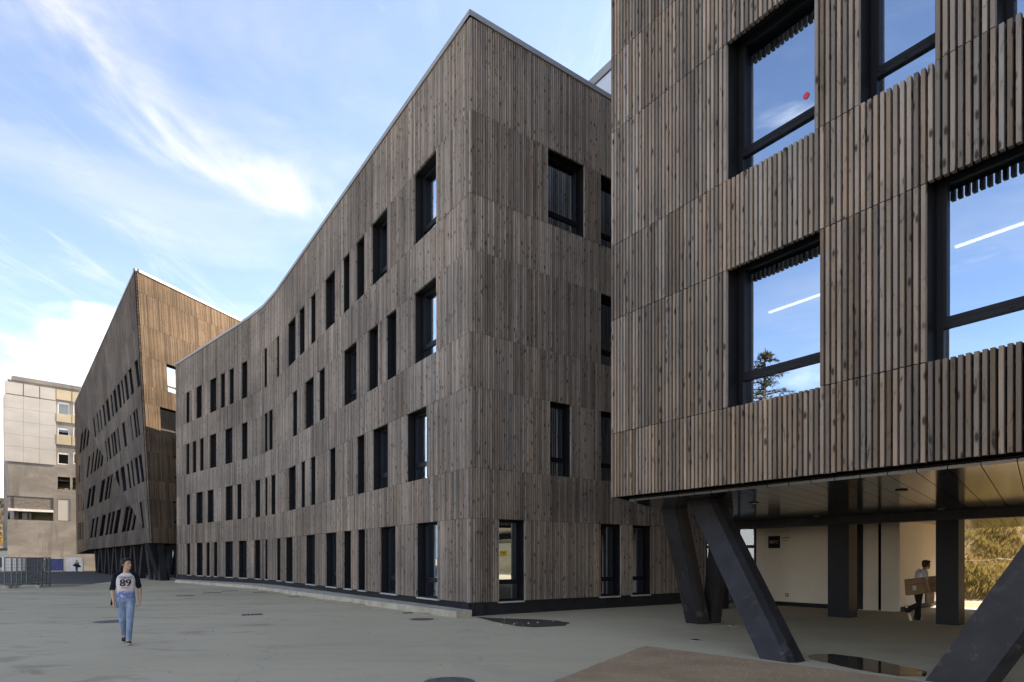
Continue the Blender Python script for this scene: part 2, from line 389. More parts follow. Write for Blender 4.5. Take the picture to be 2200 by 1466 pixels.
PITCH, SW, ST = .0885, .052, .080
def slat_runs(f, poly, bands, gap=.012):
    us = [p[0] for p in poly]; n = int((max(us) - min(us)) / PITCH)
    for i in range(n):
        u = min(us) + (i + .5) * PITCH + .01
        zs = zspan(poly, u)
        if not zs: continue
        for (z0, z1, ops) in bands:
            if any(a < u < b for a, b in ops): continue
            a, b = max(z0 + gap / 2, zs[0]), min(z1 - gap / 2, zs[1])
            if b - a > .08: yield u, a, b
def backing(f, poly, bands, mb, n=-.125):
    us = [p[0] for p in poly]; lo, hi = min(us), max(us)
    for (z0, z1, ops) in bands:
        cur = lo
        for a, b in sorted(ops) + [(hi, hi)]:
            if a - cur > .01:
                q = clip_convex([(cur, z0), (a, z0), (a, z1), (cur, z1)], poly)
                if len(q) > 2: mb.poly([f.P(u, z, n) for u, z in q])
            cur = b
def window(f, u0, u1, z0, z1, parent, glassm, transom=True, sill=False, depth=.42, extra_low=0.0, fw=.075):
    zb = z0 - extra_low
    mb = MB()
    for (a, b, c, d) in (((u0, zb), (u0, z1), -.07, -depth), ((u1, zb), (u1, z1), -.07, -depth)):
        mb.quad(f.P(a[0], a[1], c), f.P(b[0], b[1], c), f.P(b[0], b[1], d), f.P(a[0], a[1], d), 1)
    for z in (zb, z1):
        mb.quad(f.P(u0, z, -.07 if z == z1 else -.10), f.P(u1, z, -.07 if z == z1 else -.10), f.P(u1, z, -depth), f.P(u0, z, -depth), 1)
    fb, ff = -depth, -depth + .07
    f.box(mb, u0, u0 + fw, zb, z1, fb, ff); f.box(mb, u1 - fw, u1, zb, z1, fb, ff)
    f.box(mb, u0 + fw, u1 - fw, zb, zb + fw * .8, fb, ff - .004); f.box(mb, u0 + fw, u1 - fw, z1 - fw, z1, fb, ff - .004)
    zt = z0 + .60
    if transom:
        f.box(mb, u0 + fw, u1 - fw, zt - .075, zt + .075, fb, ff + .012)
        f.box(mb, u0 + fw, u1 - fw, zt + .010, zt + .018, ff + .0121, ff + .018)
        for k in (.12, .5, .88):
            uu = u0 + fw + (u1 - u0 - 2 * fw) * k
            f.box(mb, uu - .025, uu + .025, zt - .045, zt - .033, ff + .0122, ff + .022)
        f.box(mb, u0 + fw, u0 + fw + .045, zt + .075, z1 - fw, fb, ff + .02); f.box(mb, u1 - fw - .045, u1 - fw, zt + .075, z1 - fw, fb, ff + .02)
    w = put(mb, 'window', [M['frame'], M['reveal']], parent)
    spans = [(zb + .06, zt - .075), (zt + .075, z1 - fw)] if transom else [(zb + .06, z1 - fw)]
    for a, b in spans:
        p = MB(); g0 = -depth + .03
        q = [f.P(u0 + fw * .9, a - .01, g0), f.P(u1 - fw * .9, a - .01, g0), f.P(u1 - fw * .9, b + .01, g0), f.P(u0 + fw * .9, b + .01, g0)]
        p.poly(q); put(p, 'pane', glassm, w)
    if sill:
        p = MB(); f.box(p, u0 + .01, u1 - .01, z0 - .045, z0 - .004, -depth + .02, -.005); put(p, 'sill', M['sill'], w)
    return w
def snap(a, b, lo):
    i0 = round((a - lo - .01) / PITCH); i1 = max(i0 + 2, round((b - lo - .01) / PITCH))
    return lo + .01 + i0 * PITCH - .014, lo + .01 + i1 * PITCH + .014
def add_slat(mb, f, u, a, b):
    f.box(mb, u - SW / 2, u + SW / 2, a, b, -ST, random.uniform(-.003, .003), 0, True)
def coping(f, u0, u1, z, mb, n0=-.3, n1=.05): f.box(mb, u0, u1, z, z + .17, n0, n1)

# ================================================================== ground
def sheet(name, pts, lift, mat, kind='structure', label=None):
    """a flat sheet on the yard that follows its fall"""
    mb = MB(); ys = [p[1] for p in pts]
    cuts = [min(ys) - 1] + [y for y in (18, 53) if min(ys) < y < max(ys)] + [max(ys) + 1]
    for a, b in zip(cuts, cuts[1:]):
        q = clip_convex([tuple(p) for p in pts], [(-5000, a), (5000, a), (5000, b), (-5000, b)])
        if len(q) > 2:
            ar = sum(q[i][0] * q[(i + 1) % len(q)][1] - q[(i + 1) % len(q)][0] * q[i][1] for i in range(len(q)))
            if ar < 0: q = q[::-1]
            mb.poly([(x, y, gz(y) + lift) for x, y in q])
    o = put(mb, name, mat); o['kind'] = kind
    return o
def rough_edge(pts, amp, n, seed=0):
    rr = random.Random(seed); out = []
    for i in range(len(pts)):
        a, b = V(pts[i]), V(pts[(i + 1) % len(pts)])
        for k in range(n): out.append(tuple(a.lerp(b, k / n) + V((rr.uniform(-amp, amp), rr.uniform(-amp, amp)))))
    return out
def fan_sheet(name, pts, lift, mat, kind='structure'):
    mb = MB(); c = sum((V(p) for p in pts), V((0, 0))) / len(pts); n = len(pts)
    mb.add([(c.x, c.y, gz(c.y) + lift)] + [(x, y, gz(y) + lift) for x, y in pts], [(0, 1 + i, 1 + (i + 1) % n) for i in range(n)])
    me = mb
    o = put(me, name, mat); o['kind'] = kind
    bm = bmesh.new(); bm.from_mesh(o.data); bmesh.ops.recalc_face_normals(bm, faces=bm.faces)
    if sum(f.normal.z for f in bm.faces) < 0: bmesh.ops.reverse_faces(bm, faces=bm.faces)
    bm.to_mesh(o.data); bm.free()
    return o
g = MB(); rows = [-3000, -60, 18, 53, 130, 4000]
for a, b in zip(rows, rows[1:]): g.quad((-4000, a, gz(a)), (4000, a, gz(a)), (4000, b, gz(b)), (-4000, b, gz(b)))
tag(put(g, 'ground', M['ground']), kind='structure')
sheet('asphalt_road', [(-140, 40.2), (-30.6, 41.3), (-30.9, 44), (-32.6, 49), (-36.8, 59), (-62.5, 94), (-62, 140), (-140, 140)], .004, M['asphalt'])
GP = [tuple(on_ground(*p)[:2]) for p in ((1385, 1388), (1700, 1430), (1990, 1466))]
ed = (V(GP[0]) - V(tuple(on_ground(1185, 1466)[:2]))).normalized(); ed2 = (V(GP[2]) - V(GP[0])).normalized()
gp = [GP[0]] + [tuple(V(GP[0]) + ed2 * k) for k in (2, 4, 6, 9, 14)] + [tuple(V(GP[0]) + ed2 * 14 - ed * 12)] + [tuple(V(GP[0]) - ed * k) for k in (12, 8, 6, 4, 3, 2, 1)]
gp2 = []
for i, p in enumerate(gp):
    q = gp[(i + 1) % len(gp)]; L_ = (V(q) - V(p)).length; k = max(1, int(L_ / .12))
    for j in range(k): gp2.append(tuple(V(p).lerp(V(q), j / k) + V((random.uniform(-.018, .018), random.uniform(-.018, .018)))))
tag(fan_sheet('gravel_bed', gp2, .006, M['gravel']), kind='structure')
# loose grains on the gravel
mb = MB(); rr = random.Random(3)
for _ in range(1800):
    a, b = rr.random(), rr.random()
    p = V(GP[0]) + ed2 * (a * 6.5) - ed * (b * 4.6); s_ = rr.uniform(.005, .011)
    mb.box((p.x, p.y, .007 + s_ * .3), (s_ * 1.4, s_, s_ * .8), 0, Matrix.Rotation(rr.uniform(0, 3), 3, 'Z'))
tag(put(mb, 'loose_gravel', M['gravel']), label='loose brown grains scattered over the gravel bed', cat='gravel', kind='stuff')

# ================================================================== building B: long grey block in the middle
Z_B = [.40, 2.97, 4.50, 6.95, 8.60, 11.10, 12.80, 15.30, 18.07]
Cb = V((-1.26, 18.5, 0)); bend = V((-16.1, 40.1, 0)); Eb = V((-28.35, 51.9, 0))
d1 = (bend - Cb).normalized(); d2 = (Eb - bend).normalized()
b1 = bend - d1 * 2.7; b2 = bend + d2 * 2.7; bm_ = (b1 + bend * 2 + b2) / 4; Rb = V((9.27, 26.0, 0))
def outn(d): n = V((-d.y, d.x, 0)); n = n if n.dot(-Cb) > 0 else -n; return n
B = empty('timber_building', (-8, 34, 0))
tag(B, 'long grey slatted timber block with four rows of narrow dark windows and a bend', 'building', kind=None)
ROWS_B = [
 [(401, 408), (421, 435), (443, 450), (459, 467), (483, 500), (512, 530), (546, 559), (568, 574), (588, 602), (613, 629), (656, 676), (699, 722), (737, 753), (767, 784), (815, 849), (894, 938)],
 [(400, 408), (421, 435), (445, 459), (484, 500), (508, 519), (526, 538), (548, 559), (568, 574), (581, 595), (619, 635), (646, 655), (667, 678), (707, 721), (766, 783), (799, 834), (872, 915)],
 [(400, 407), (413, 421), (429, 437), (450, 465), (483, 499), (518, 537), (567, 574), (577, 586), (628, 638), (655, 674), (685, 698), (738, 766), (791, 812), (829, 852), (889, 937)],
 [(399, 407), (421, 434), (450, 465), (474, 483), (492, 502), (518, 536), (566, 573), (586, 600), (618, 634), (642, 654), (666, 677), (698, 720), (736, 751), (764, 782), (797, 832), (889, 937)]]
ROWS_BR = [[(1072, 1126), (1292, 1333), (1361, 1398)], [(1181, 1227), (1291, 1345)], [(1291, 1345)], [(1176.5, 1254), (1291, 1345)]]
segs = [(Cb, b1, 0), (b1, bm_, 0), (bm_, b2, 0), (b2, Eb, 1)]
sl, bk, cp, pl, bt = MB(), MB(), MB(), MB(), MB()
def make_facade(f, poly, rows, parent, zs, top_ext, glassm, sillrow=True):
    lo = min(p[0] for p in poly); hi = max(p[0] for p in poly)
    bands = []
    for r in range(4):
        za, zb = zs[2 * r], zs[2 * r + 1]; ops = []
        for (xa, xb) in rows[r]:
            ua, ub = f.u_at(xa, (za + zb) / 2), f.u_at(xb, (za + zb) / 2)
            if ua > ub: ua, ub = ub, ua
            if lo + .05 < (ua + ub) / 2 < hi - .05: ops.append(snap(max(ua, lo + .1), min(ub, hi - .1), lo))
        bands.append((za, zb, ops)); bands.append((zb, zs[2 * r + 2], []))
    for u, a, b in slat_runs(f, poly, bands): add_slat(sl, f, u, a, b)
    backing(f, poly, bands, bk)
    for r in range(4):
        za, zb, ops = bands[2 * r]
        for (a, b) in ops:
            w = window(f, a, b, za, zb, parent, glassm, transom=(b - a) > .62, sill=(r == 0 and sillrow), extra_low=0 if r == 0 else .12)
            WIN.append((f, r, a, b, za, zb, w))
    return bands
WIN = []
for (p, q, last) in segs:
    f = Facet(p, q - p, outn(q - p)); L_ = (q - p).length
    poly = [(0, .4), (L_ - (.25 if last else 0), .4), (L_ + (.25 if last else 0), 18.07), (0, 18.07)]
    make_facade(f, poly, ROWS_B, B, Z_B, 0, M['glass'])
    coping(f, -.04 if p is Cb else 0, L_ + (.3 if last else 0), 18.07, cp)
    f.box(pl, 0, L_, gz(q.y) - .3, .42, -.5, -.10)
fR = Facet(Cb, Rb - Cb, V((.58, -.81, 0))); LR = (Rb - Cb).length
fR.N = V((fR.H.y, -fR.H.x, 0))
polyR = [(0, .4), (LR, .4), (LR, 18.07), (0, 18.07)]
make_facade(fR, polyR, ROWS_BR, B, Z_B, 0, M['glass'])
coping(fR, -.04, LR, 18.07, cp); fR.box(pl, 0, LR, -.3, .42, -.5, -.102)
put(sl, 'slat_cladding', M['wood_b'], B, kind='stuff')
put(bk, 'backing_wall', M['membrane'], B); put(cp, 'coping', M['coping'], B); put(pl, 'plinth', M['plinth'], B)
def shell(name, foot, open_edges, z0, z1, floors, parent, inset=.5):
    """roof, floors and the walls out of sight"""
    c = sum((V(p[:2]) for p in foot), V((0, 0))) / len(foot)
    fp = [V(p[:2]) + (c - V(p[:2])).normalized() * inset for p in foot]
    mb = MB()
    n = len(fp)
    for i in range(n):
        if i in open_edges: continue
        a, b = fp[i], fp[(i + 1) % n]; mb.quad((a.x, a.y, z0), (b.x, b.y, z0), (b.x, b.y, z1), (a.x, a.y, z1))
    for z in floors:
        mb.prism([(p.x, p.y) for p in fp], z - .3, z)
    put(mb, 'interior_floors', M['interior'], parent)
    rf = MB(); fp2 = [V(p[:2]) + (c - V(p[:2])).normalized() * .1 for p in foot]
    rf.prism([(p.x, p.y) for p in fp2], z1 - .25, z1 + .02); put(rf, 'roof', M['roof'], parent)
RB1, RB2, RB3 = V((13, 33.6, 0)), V((-4, 79, 0)), V((-16.8, 78, 0))  # unseen rear corners set deep so this block shades the side of C
footB = [Cb, Rb, RB1, RB2, RB3, Eb, b2, b1]
shell('shell', [tuple(p) for p in footB], (0, 1, 2, 3, 4, 5, 6, 7), 0, 18.0, (.36, 4.1, 8.25, 12.4), B)
mb = MB()
for a, b in ((Rb, RB1), (RB1, RB2), (RB2, RB3), (RB3, Eb)): mb.quad((a.x, a.y, -.3), (b.x, b.y, -.3), (b.x, b.y, 18.05), (a.x, a.y, 18.05))
put(mb, 'rear_wall', M['wood_b'], B)
# pale metal plant room on the roof
mb = MB(); e = V((-.566, .824)); n_ = V((.824, .566)); p0 = V((3.45, 22.95)) - e * 1.0
fp = [p0, p0 + e * 9, p0 + e * 9 + n_ * 4, p0 + n_ * 4]
mb.prism([tuple(p) for p in fp], 18.1, 19.75); rp = put(mb, 'plant_room', M['white_clad'], B)
mb = MB(); fp3 = [p0 - e * .04 - n_ * .05, p0 + e * 9.05 - n_ * .05, p0 + e * 9.05 + n_ * 4.05, p0 - e * .04 + n_ * 4.05]; mb.prism([tuple(p) for p in fp3], 19.78, 20.1); put(mb, 'coping', M['coping'], rp)
# concrete kerb along the block
ks = [V((-1.63, 18.05)), V((-12.3, 32.6)), V((-16.6, 38.6)), V((-27.2, 49.6))]; kw = [V((-1.2, 18.42)), b1.xy + V((.3, .2)), b2.xy + V((.3, .2)), Eb.xy]
kt = MB(); H_ = .20
for i in range(3):
    a, b, c, d = ks[i], ks[i + 1], kw[i + 1], kw[i]
    za, zb = gz(a.y) + H_, gz(b.y) + H_
    kt.quad((a.x, a.y, za), (d.x, d.y, za), (c.x, c.y, zb), (b.x, b.y, zb)); kt.quad((a.x, a.y, za), (b.x, b.y, zb), (b.x, b.y, -.5), (a.x, a.y, -.5))
kt.quad((ks[0].x, ks[0].y, H_), (ks[0].x, ks[0].y, -.2), (kw[0].x, kw[0].y, -.2), (kw[0].x, kw[0].y, H_))
kt.quad((ks[3].x, ks[3].y, gz(49) + H_), (kw[3].x, kw[3].y, gz(51) + H_), (kw[3].x, kw[3].y, -.5), (ks[3].x, ks[3].y, -.5))
tag(put(kt, 'kerb', M['kerb']), kind='structure')

# ================================================================== building A: raised block on leaning columns
Z_A = [3.08, 4.47, 6.95, 8.57, 11.05, 12.69, 15.2, 18.2, 21.2]  # top, out of view, made taller to keep the sun off building B
Ca = V((2.163, 13.47, 0)); eA = V((.584, -.811, 0)).normalized(); nA = V((-eA.y, eA.x, 0)); nA = nA if nA.y > 0 else -nA   # nA points into the building
A = empty('timber_building', (14, 12, 0))
tag(A, 'raised slatted timber block with large blue windows standing on leaning dark columns', 'building')
fA = Facet(Ca, eA, -nA); LA = 30.0
opsA = {1: [(1560.6, 1754), (1993, 2340)], 3: [(1558, 1752), (1842, 2008), (2147, 2480)], 5: [(1700, 1840), (2000, 2240)]}
bandsA = []
for i in range(8):
    za, zb = Z_A[i], Z_A[i + 1]; ops = []
    for (xa, xb) in opsA.get(i, []): ops.append(snap(fA.u_at(xa, 5), fA.u_at(xb, 5), 0))
    if i in (1, 3, 5): ops += [snap(k, k + 1.9, 0) for k in (11.5, 15.2, 19.1, 23.6)]
    bandsA.append((za, zb, ops))
polyA = [(0, Z_A[0]), (LA, Z_A[0]), (LA, Z_A[-1]), (0, Z_A[-1])]
runs = list(slat_runs(fA, polyA, bandsA, .014))
vis = []
for k, (u, a, b) in enumerate(runs):
    p = fA.P(u, a); x = 1100 + FPX * p.x / p.y if p.y > .5 else 9999; y = 1200 - FPX * (a - EYE) / max(p.y, .5)
    if x < 2230 and y > 0: vis.append((p.y, k))
vis.sort(); chosen = {k for _, k in vis[:300]}
slm = {}; rest = MB(); rotA = math.atan2(eA.y, eA.x)
for k, (u, a, b) in enumerate(runs):
    if k in chosen:
        key = round(b - a, 3)
        if key not in slm:
            t = MB(); t.box((0, ST / 2, key / 2), (SW, ST, key))
            me = t.mesh('slat', M['wood_a']); slm[key] = me
        o = bpy.data.objects.new('slat', slm[key]); COL.objects.link(o)
        o.location = fA.P(u + random.uniform(-.0015, .0015), a + random.uniform(-.004, .004), random.uniform(-.003, .003)); o.rotation_euler = (random.uniform(-.0012, .0012), random.uniform(-.0009, .0009), rotA); attach(o, A)
    else: add_slat(rest, fA, u, a, b)
# round the corner: the short side of the block
sideA = (V((9.27, 26.0, 0)) - Ca); fS = Facet(Ca, sideA, V((-sideA.y, sideA.x, 0))); LS = sideA.length
bandsS = [(Z_A[i], Z_A[i + 1], []) for i in range(8)]
polyS = [(0, Z_A[0]), (LS, Z_A[0]), (LS, Z_A[-1]), (0, Z_A[-1])]
for u, a, b in slat_runs(fS, polyS, bandsS): add_slat(rest, fS, u, a, b)
put(rest, 'slat_cladding', M['wood_a'], A, kind='stuff')
bandsK = []
for i, (za, zb, ops) in enumerate(bandsA):      # the windows run on a little behind the slats above them
    if i in (2, 4, 6): bandsK += [(za, za + .15, bandsA[i - 1][2]), (za + .15, zb, ops)]
    else: bandsK.append((za, zb, ops))
bk = MB(); backing(fA, polyA, bandsK, bk, -.135); backing(fS, polyS, bandsS, bk, -.135); put(bk, 'backing_wall', M['membrane'], A)
bt = MB()
def runs_free(ops, lo, hi):
    cur = lo
    for a, b in sorted(ops) + [(hi, hi)]:
        if a - cur > .05: yield cur, a
        cur = b
for (za, zb, ops) in bandsA:
    for z in ((za + .32), (zb - .22)) if zb - za < 1.7 else (za + .25, (za + zb) / 2, zb - .25):
        for a, b in runs_free(ops, .05, LA): fA.box(bt, a, b, z - .03, z + .03, -.13, -ST - .004)
put(bt, 'batten', M['batten'], A)
AW = []
for i in (1, 3, 5):
    za, zb, ops = bandsA[i]
    for a, b in ops: AW.append((i, a, b, window(fA, a, b, za, zb + .145, A, M['glass'], True, False, .46, .14, .085)))
# body of the block
back0 = V((19.0, 25.9, 0)); bl = V((13.56, 33.5, 0)); far = Ca + eA * LA; backfar = back0 + eA * 37
footA = [Ca, far, backfar, bl]
shell('shell', [tuple(p) for p in footA], (0, 3), 3.2, 21.2, (4.1, 8.2, 12.3, 16.4), A)
mb = MB()
for a, b in ((V((9.27, 26, 0)), bl), (bl, backfar), (backfar, far)):
    mb.quad((a.x, a.y, 3.08), (b.x, b.y, 3.08), (b.x, b.y, 21.2), (a.x, a.y, 21.2))
put(mb, 'rear_wall', M['wood_a'], A)
# underside
ZS = 3.0; qd = V((.86, 1, 0)).normalized()
under = [tuple((Ca + nA * .30 + eA * .25).xy), tuple((far + nA * .30).xy), tuple((backfar - nA * .1).xy), tuple((bl - nA * .1).xy), (9.3, 26.0)]
sof = MB(); sof.prism([p for p in under][::1], ZS + .06, ZS + .075); soffit = put(sof, 'soffit', M['reveal'], A)
D1 = 9.0
def strip(dn0, dn1, u, w):
    a = Ca + nA * dn0 + eA * u; L0 = 0; k = 1 / qd.dot(nA)
    P0 = Ca + eA * u; s0 = qd * dn0 * k; s1 = qd * dn1 * k
    return [tuple((P0 + s0).xy), tuple((P0 + s0 + eA * w).xy), tuple((P0 + s1 + eA * w).xy), tuple((P0 + s1).xy)]
for (d0, d1_) in ((.34, D1), (D1 + .42, 20.7)):
    for i in range(-22, 40):
        q = clip_convex(strip(d0, d1_, i * .39 + .1, .378), under if True else under)
        if len(q) < 3: continue
        ar = sum(q[k][0] * q[(k + 1) % len(q)][1] - q[(k + 1) % len(q)][0] * q[k][1] for k in range(len(q)))
        if abs(ar) < .05: continue
        if ar < 0: q = q[::-1]
        m_ = MB(); m_.prism(q, ZS, ZS + .05); put(m_, 'soffit_panel', M['soffit'], soffit)
for (px, py) in ((1620, 1080), (1753, 1108), (1937, 1053), (2022, 1092), (1729, 1145), (1951, 1135)):
    d = (ZS - EYE) * FPX / (1200 - py); m_ = MB(); c = V((ur(px) * d, d, 0))
    m_.tube([(c.x, c.y, ZS - .022), (c.x, c.y, ZS + .01)], .10, 20, 0); m_.tube([(c.x, c.y, ZS - .026), (c.x, c.y, ZS - .0225)], .082, 20, 1)
    put(m_, 'downlight', [M['frame'], M['sill']], soffit)
# beam and posts
mb = MB(); a, b = Ca + nA * D1 - eA * 4, Ca + nA * D1 + eA * 24
mb.prism([tuple(a.xy), tuple(b.xy), tuple((b + nA * .4).xy), tuple((a + nA * .4).xy)], 2.76, 3.05); put(mb, 'beam', M['steel'], A)
def post(c, w, d, z1, name='post'):
    m_ = MB(); c = V((c[0], c[1], 0)); q = [c - eA * w / 2 - nA * d / 2, c + eA * w / 2 - nA * d / 2, c + eA * w / 2 + nA * d / 2, c - eA * w / 2 + nA * d / 2]
    m_.prism([tuple(p.xy) for p in q], -.05, z1); return put(m_, name, M['frame'], A)
post((11.66, 16.35), .52, .42, 2.78); post((9.92, 18.45), .62, .5, 2.78); post((14.6, 12.3), .52, .42, 2.78); post((7.35, 21.8), .5, .4, 2.78)
def leg(foot, top, w, d, w2=None, d2=None, ch=.09):
    w2 = w2 or w; d2 = d2 or d; m_ = MB(); ft = V((foot[0], foot[1], gz(foot[1]) - .03)); tp = V((top[0], top[1], 3.03))
    def ring(c, w, d): return [c - eA * (w / 2) - nA * d / 2, c + eA * (w / 2 - ch) - nA * d / 2, c + eA * w / 2 - nA * (d / 2 - ch * 1.2), c + eA * w / 2 + nA * d / 2, c - eA * w / 2 + nA * d / 2]
    a, b = ring(ft, w, d), ring(tp, w2, d2); n = 5
    m_.add(a + b, [(i, (i + 1) % n, n + (i + 1) % n, n + i) for i in range(n)] + [tuple(range(n - 1, -1, -1)), tuple(range(n, 2 * n))])
    o = put(m_, 'leaning_column', M['steel'], A)
    bm = bmesh.new(); bm.from_mesh(o.data); bmesh.ops.recalc_face_normals(bm, faces=bm.faces); bm.to_mesh(o.data); bm.free()
    return o
leg((4.66, 10.55), (4.12, 13.15), .61, .38)
leg((6.28, 8.62), (7.62, 7.55), .74, .42)
leg((5.02, 16.55), (4.12, 15.65), .52, .36)
leg((5.42, 16.75), (5.36, 15.6), .40, .32)
leg((12.6, 1.2), (11.3, 4.0), .66, .40)
# service core with cream walls under the block
core = [V((12.6, 20.0)), V((15.85, 22.95)), V((12.75, 26.85)), V((9.5, 23.9))]
mb = MB(); mb.prism([tuple(p) for p in core], 0, ZS + .05); cw = put(mb, 'core_wall', M['white_wall'], A)
def wall_box(p, q, s0, s1, z0, z1, out, mat, name, parent, mi=None):
    p, q = V(p), V(q); t = (q - p).normalized(); n = V((t.y, -t.x)); m_ = MB()
    a, b = p + t * s0, p + t * s1
    m_.prism([tuple(a + n * out), tuple(b + n * out), tuple(b - n * .02), tuple(a - n * .02)], z0, z1); return put(m_, name, mat, parent)
cf = (core[3], core[0]); Lc = (core[0] - core[3]).length
wall_box(*cf, .05, Lc - 1.25, 0, .13, .02, M['frame'], 'skirting', cw); wall_box(core[0], core[1], .02, 4.3, 0, .16, .02, M['plinth'], 'skirting', cw)
wall_box(*cf, Lc - .62, Lc - .53, .02, 2.98, .006, M['membrane'], 'shadow_gap', cw); wall_box(*cf, Lc - 1.32, Lc - 1.10, .02, 2.98, .05, M['plinth'], 'post_cover', cw)
wall_box(*cf, Lc - .52, Lc + .03, .03, 2.97, .04, M['white_wall'], 'corner_panel', cw)
# dark glazed entrance between the core and the long block
ent = (V((7.9, 25.03)), V((9.5, 23.9)))
mb = MB(); t = (ent[1] - ent[0]).normalized(); n = V((t.y, -t.x)); L_ = (ent[1] - ent[0]).length
fE = Facet((ent[0].x, ent[0].y, 0), (t.x, t.y, 0), (n.x, n.y, 0))
for k in range(4):
    s_ = k * (L_ / 3); fE.box(mb, max(0, s_ - .04), min(L_, s_ + .04), 0, 3.0, -.05, .02)
fE.box(mb, .04, L_ - .04, 2.15, 2.27, -.045, .015); fE.box(mb, .04, L_ - .04, 0, .09, -.045, .015)
dr = put(mb, 'entrance_door', M['frame'], A)
mb = MB(); mb.quad(fE.P(0, .05, -.02), fE.P(L_, .05, -.02), fE.P(L_, 3, -.02), fE.P(0, 3, -.02)); put(mb, 'pane', M['glass_dim'], dr)
mb = MB(); q0, q1 = V((7.9, 25.03)) , V((9.5, 23.9)); nn = V((.4, .6)); 
mb.prism([tuple(q0 + nn * 1.5), tuple(q1 + nn * 1.5), tuple(q1 + nn * 1.6), tuple(q0 + nn * 1.6)], 0, 3); put(mb, 'lobby_wall', M['interior'], A)

# ================================================================== building C: dark folded block behind
C = empty('timber_building', (-40, 70, 0))
tag(C, 'dark folded timber block with sharp prow, slanting windows and a row of leaning legs', 'building')
T = V((-32.5, 53, 26.6)); Bc = V((-31.5, 53.6, 3.1)); Rr = V((-65.5, 92, 24.8)); F_ = V((-58.7, 85, 2.97)); G_ = V((-65.2, 92, 2.4))
rdir = V((.333, .943, 0)); TR = T + rdir * 26; BR = Bc + rdir * 26
Z_C = [(4.5, 6.95), (8.6, 11.1), (12.8, 15.3), (16.9, 19.4)]; SPL = [22.1, 24.9]
def facet_from(pts, lean=None, S=None):
    n = (pts[1] - pts[0]).cross(pts[2] - pts[0]).normalized(); ctr = sum(pts, V()) / len(pts)
    if n.dot(V((0, 0, EYE)) - ctr) < 0: n = -n
    H = V((0, 0, 1)).cross(n).normalized()
    if H.dot(V((-.66, .75, 0))) < 0: H = -H
    up = n.cross(H); up = up if up.z > 0 else -up; up = up / up.z
    if S is None:
        def px(p): return 1100 + FPX * p.x / p.y, 1200 - FPX * (p.z - EYE) / p.y
        def le(k):
            a = px(ctr); b = px(ctr + (up + H * k) * 2); return (b[0] - a[0]) / (a[1] - b[1])
        l0, l1 = le(0), le(.3); k = (lean - l0) / (l1 - l0) * .3; S = up + H * k
    return Facet(pts[0], H, n, S)
rowsC = {
 1: {3: [(291.5, 298), (278, 285), (269, 274.5), (262, 265.5), (254, 259), (245, 250.6), (238.7, 242.4), (229, 235), (221.6, 225.7), (214.8, 218), (208.7, 212), (201, 204.6)],
     2: [(294, 298), (288, 292.5), (281, 284), (264, 270), (254, 257), (245, 249.6), (240, 243.8), (232.5, 237), (226.7, 230)],
     1: [(300, 307), (291, 298), (282.5, 287), (274, 279), (261, 269.5), (249.4, 256.5)],
     0: [(301.4, 307)]},
 2: {3: [(187, 191.6), (179, 184), (172, 176.6)],
     2: [(218, 223), (211, 215.5), (204, 208.6), (196, 200.5), (187, 191.6)],
     1: [(234, 239), (227, 233), (215, 223), (196, 203), (188, 194)],
     0: [(287, 293), (275, 282.5), (265, 274), (247, 256.5), (237.6, 243.5), (229, 235), (216, 224.6), (204, 209), (196, 201)]},
 3: {2: [(169, 171.5), (174, 176.5)], 1: [(168, 170), (173, 175), (178, 180)], 0: [(168, 170), (172, 174), (176.5, 179), (182, 184)]}}
def c_facet(idx, pts, f, mat, ops_px=None, wide=None):
    poly = [f.uz(p) for p in pts]; lo = min(p[0] for p in poly); hi = max(p[0] for p in poly)
    zlo = min(p[1] for p in poly); zhi = max(p[1] for p in poly)
    lv = [zlo - .01]; bands = []
    prev = zlo - .02
    for r, (za, zb) in enumerate(Z_C):
        bands.append((prev, za, [])); ops = []
        for (xa, xb) in (ops_px or {}).get(r, []):
            ua, ub = f.u_at(xa, (za + zb) / 2), f.u_at(xb, (za + zb) / 2)
            if ua > ub: ua, ub = ub, ua
            ua, ub = snap(ua, ub, lo)
            ok = all((zspan(poly, uu) or (99, 0))[0] <= za + .02 and (zspan(poly, uu) or (99, 0))[1] >= zb - .02 for uu in (ua, ub))
            if ok: ops.append((ua, ub))
            else:
                z0 = max((zspan(poly, uu) or (99, 0))[0] for uu in (ua, ub)); z1 = min((zspan(poly, uu) or (99, 0))[1] for uu in (ua, ub))
                z0, z1 = max(z0, za), min(z1, zb)
                if z1 - z0 > .5: ops.append((ua, ub))
        bands.append((za, zb, ops)); prev = zb
    for z in SPL + [99]:
        bands.append((prev, z, [])); prev = z
    mb = MB()
    for u, a, b in slat_runs(f, poly, bands): add_slat(mb, f, u, a, b)
    put(mb, 'slat_cladding', mat, C, kind='stuff')
    mb = MB(); backing(f, poly, bands, mb); put(mb, 'backing_wall', M['membrane'], C)
    for r in range(4):
        for a, b in bands[2 * r + 1][2]:
            za, zb = Z_C[r]; sp = [zspan(poly, uu) for uu in (a, b)]
            z0 = max(za, *[s_[0] for s_ in sp if s_]); z1 = min(zb, *[s_[1] for s_ in sp if s_])
            window(f, a, b, z0, z1, C, M['glass'], (b - a) > 1.1 and idx == 4, False, .42)
f1 = facet_from([Bc, T, Rr], -.11); f1.O = Bc; c_facet(1, [Bc, T, Rr], f1, M['wood_c'], rowsC[1])
f2 = facet_from([Bc, Rr, F_], .15); c_facet(2, [Bc, Rr, F_], f2, M['wood_c'], rowsC[2])
f3 = facet_from([F_, Rr, G_], .0); c_facet(3, [F_, Rr, G_], f3, M['wood_c2'], rowsC[3])
f4 = facet_from([Bc, T, BR], S=(T - Bc) / (T.z - Bc.z)); f4.H = rdir.copy(); f4.O = Bc
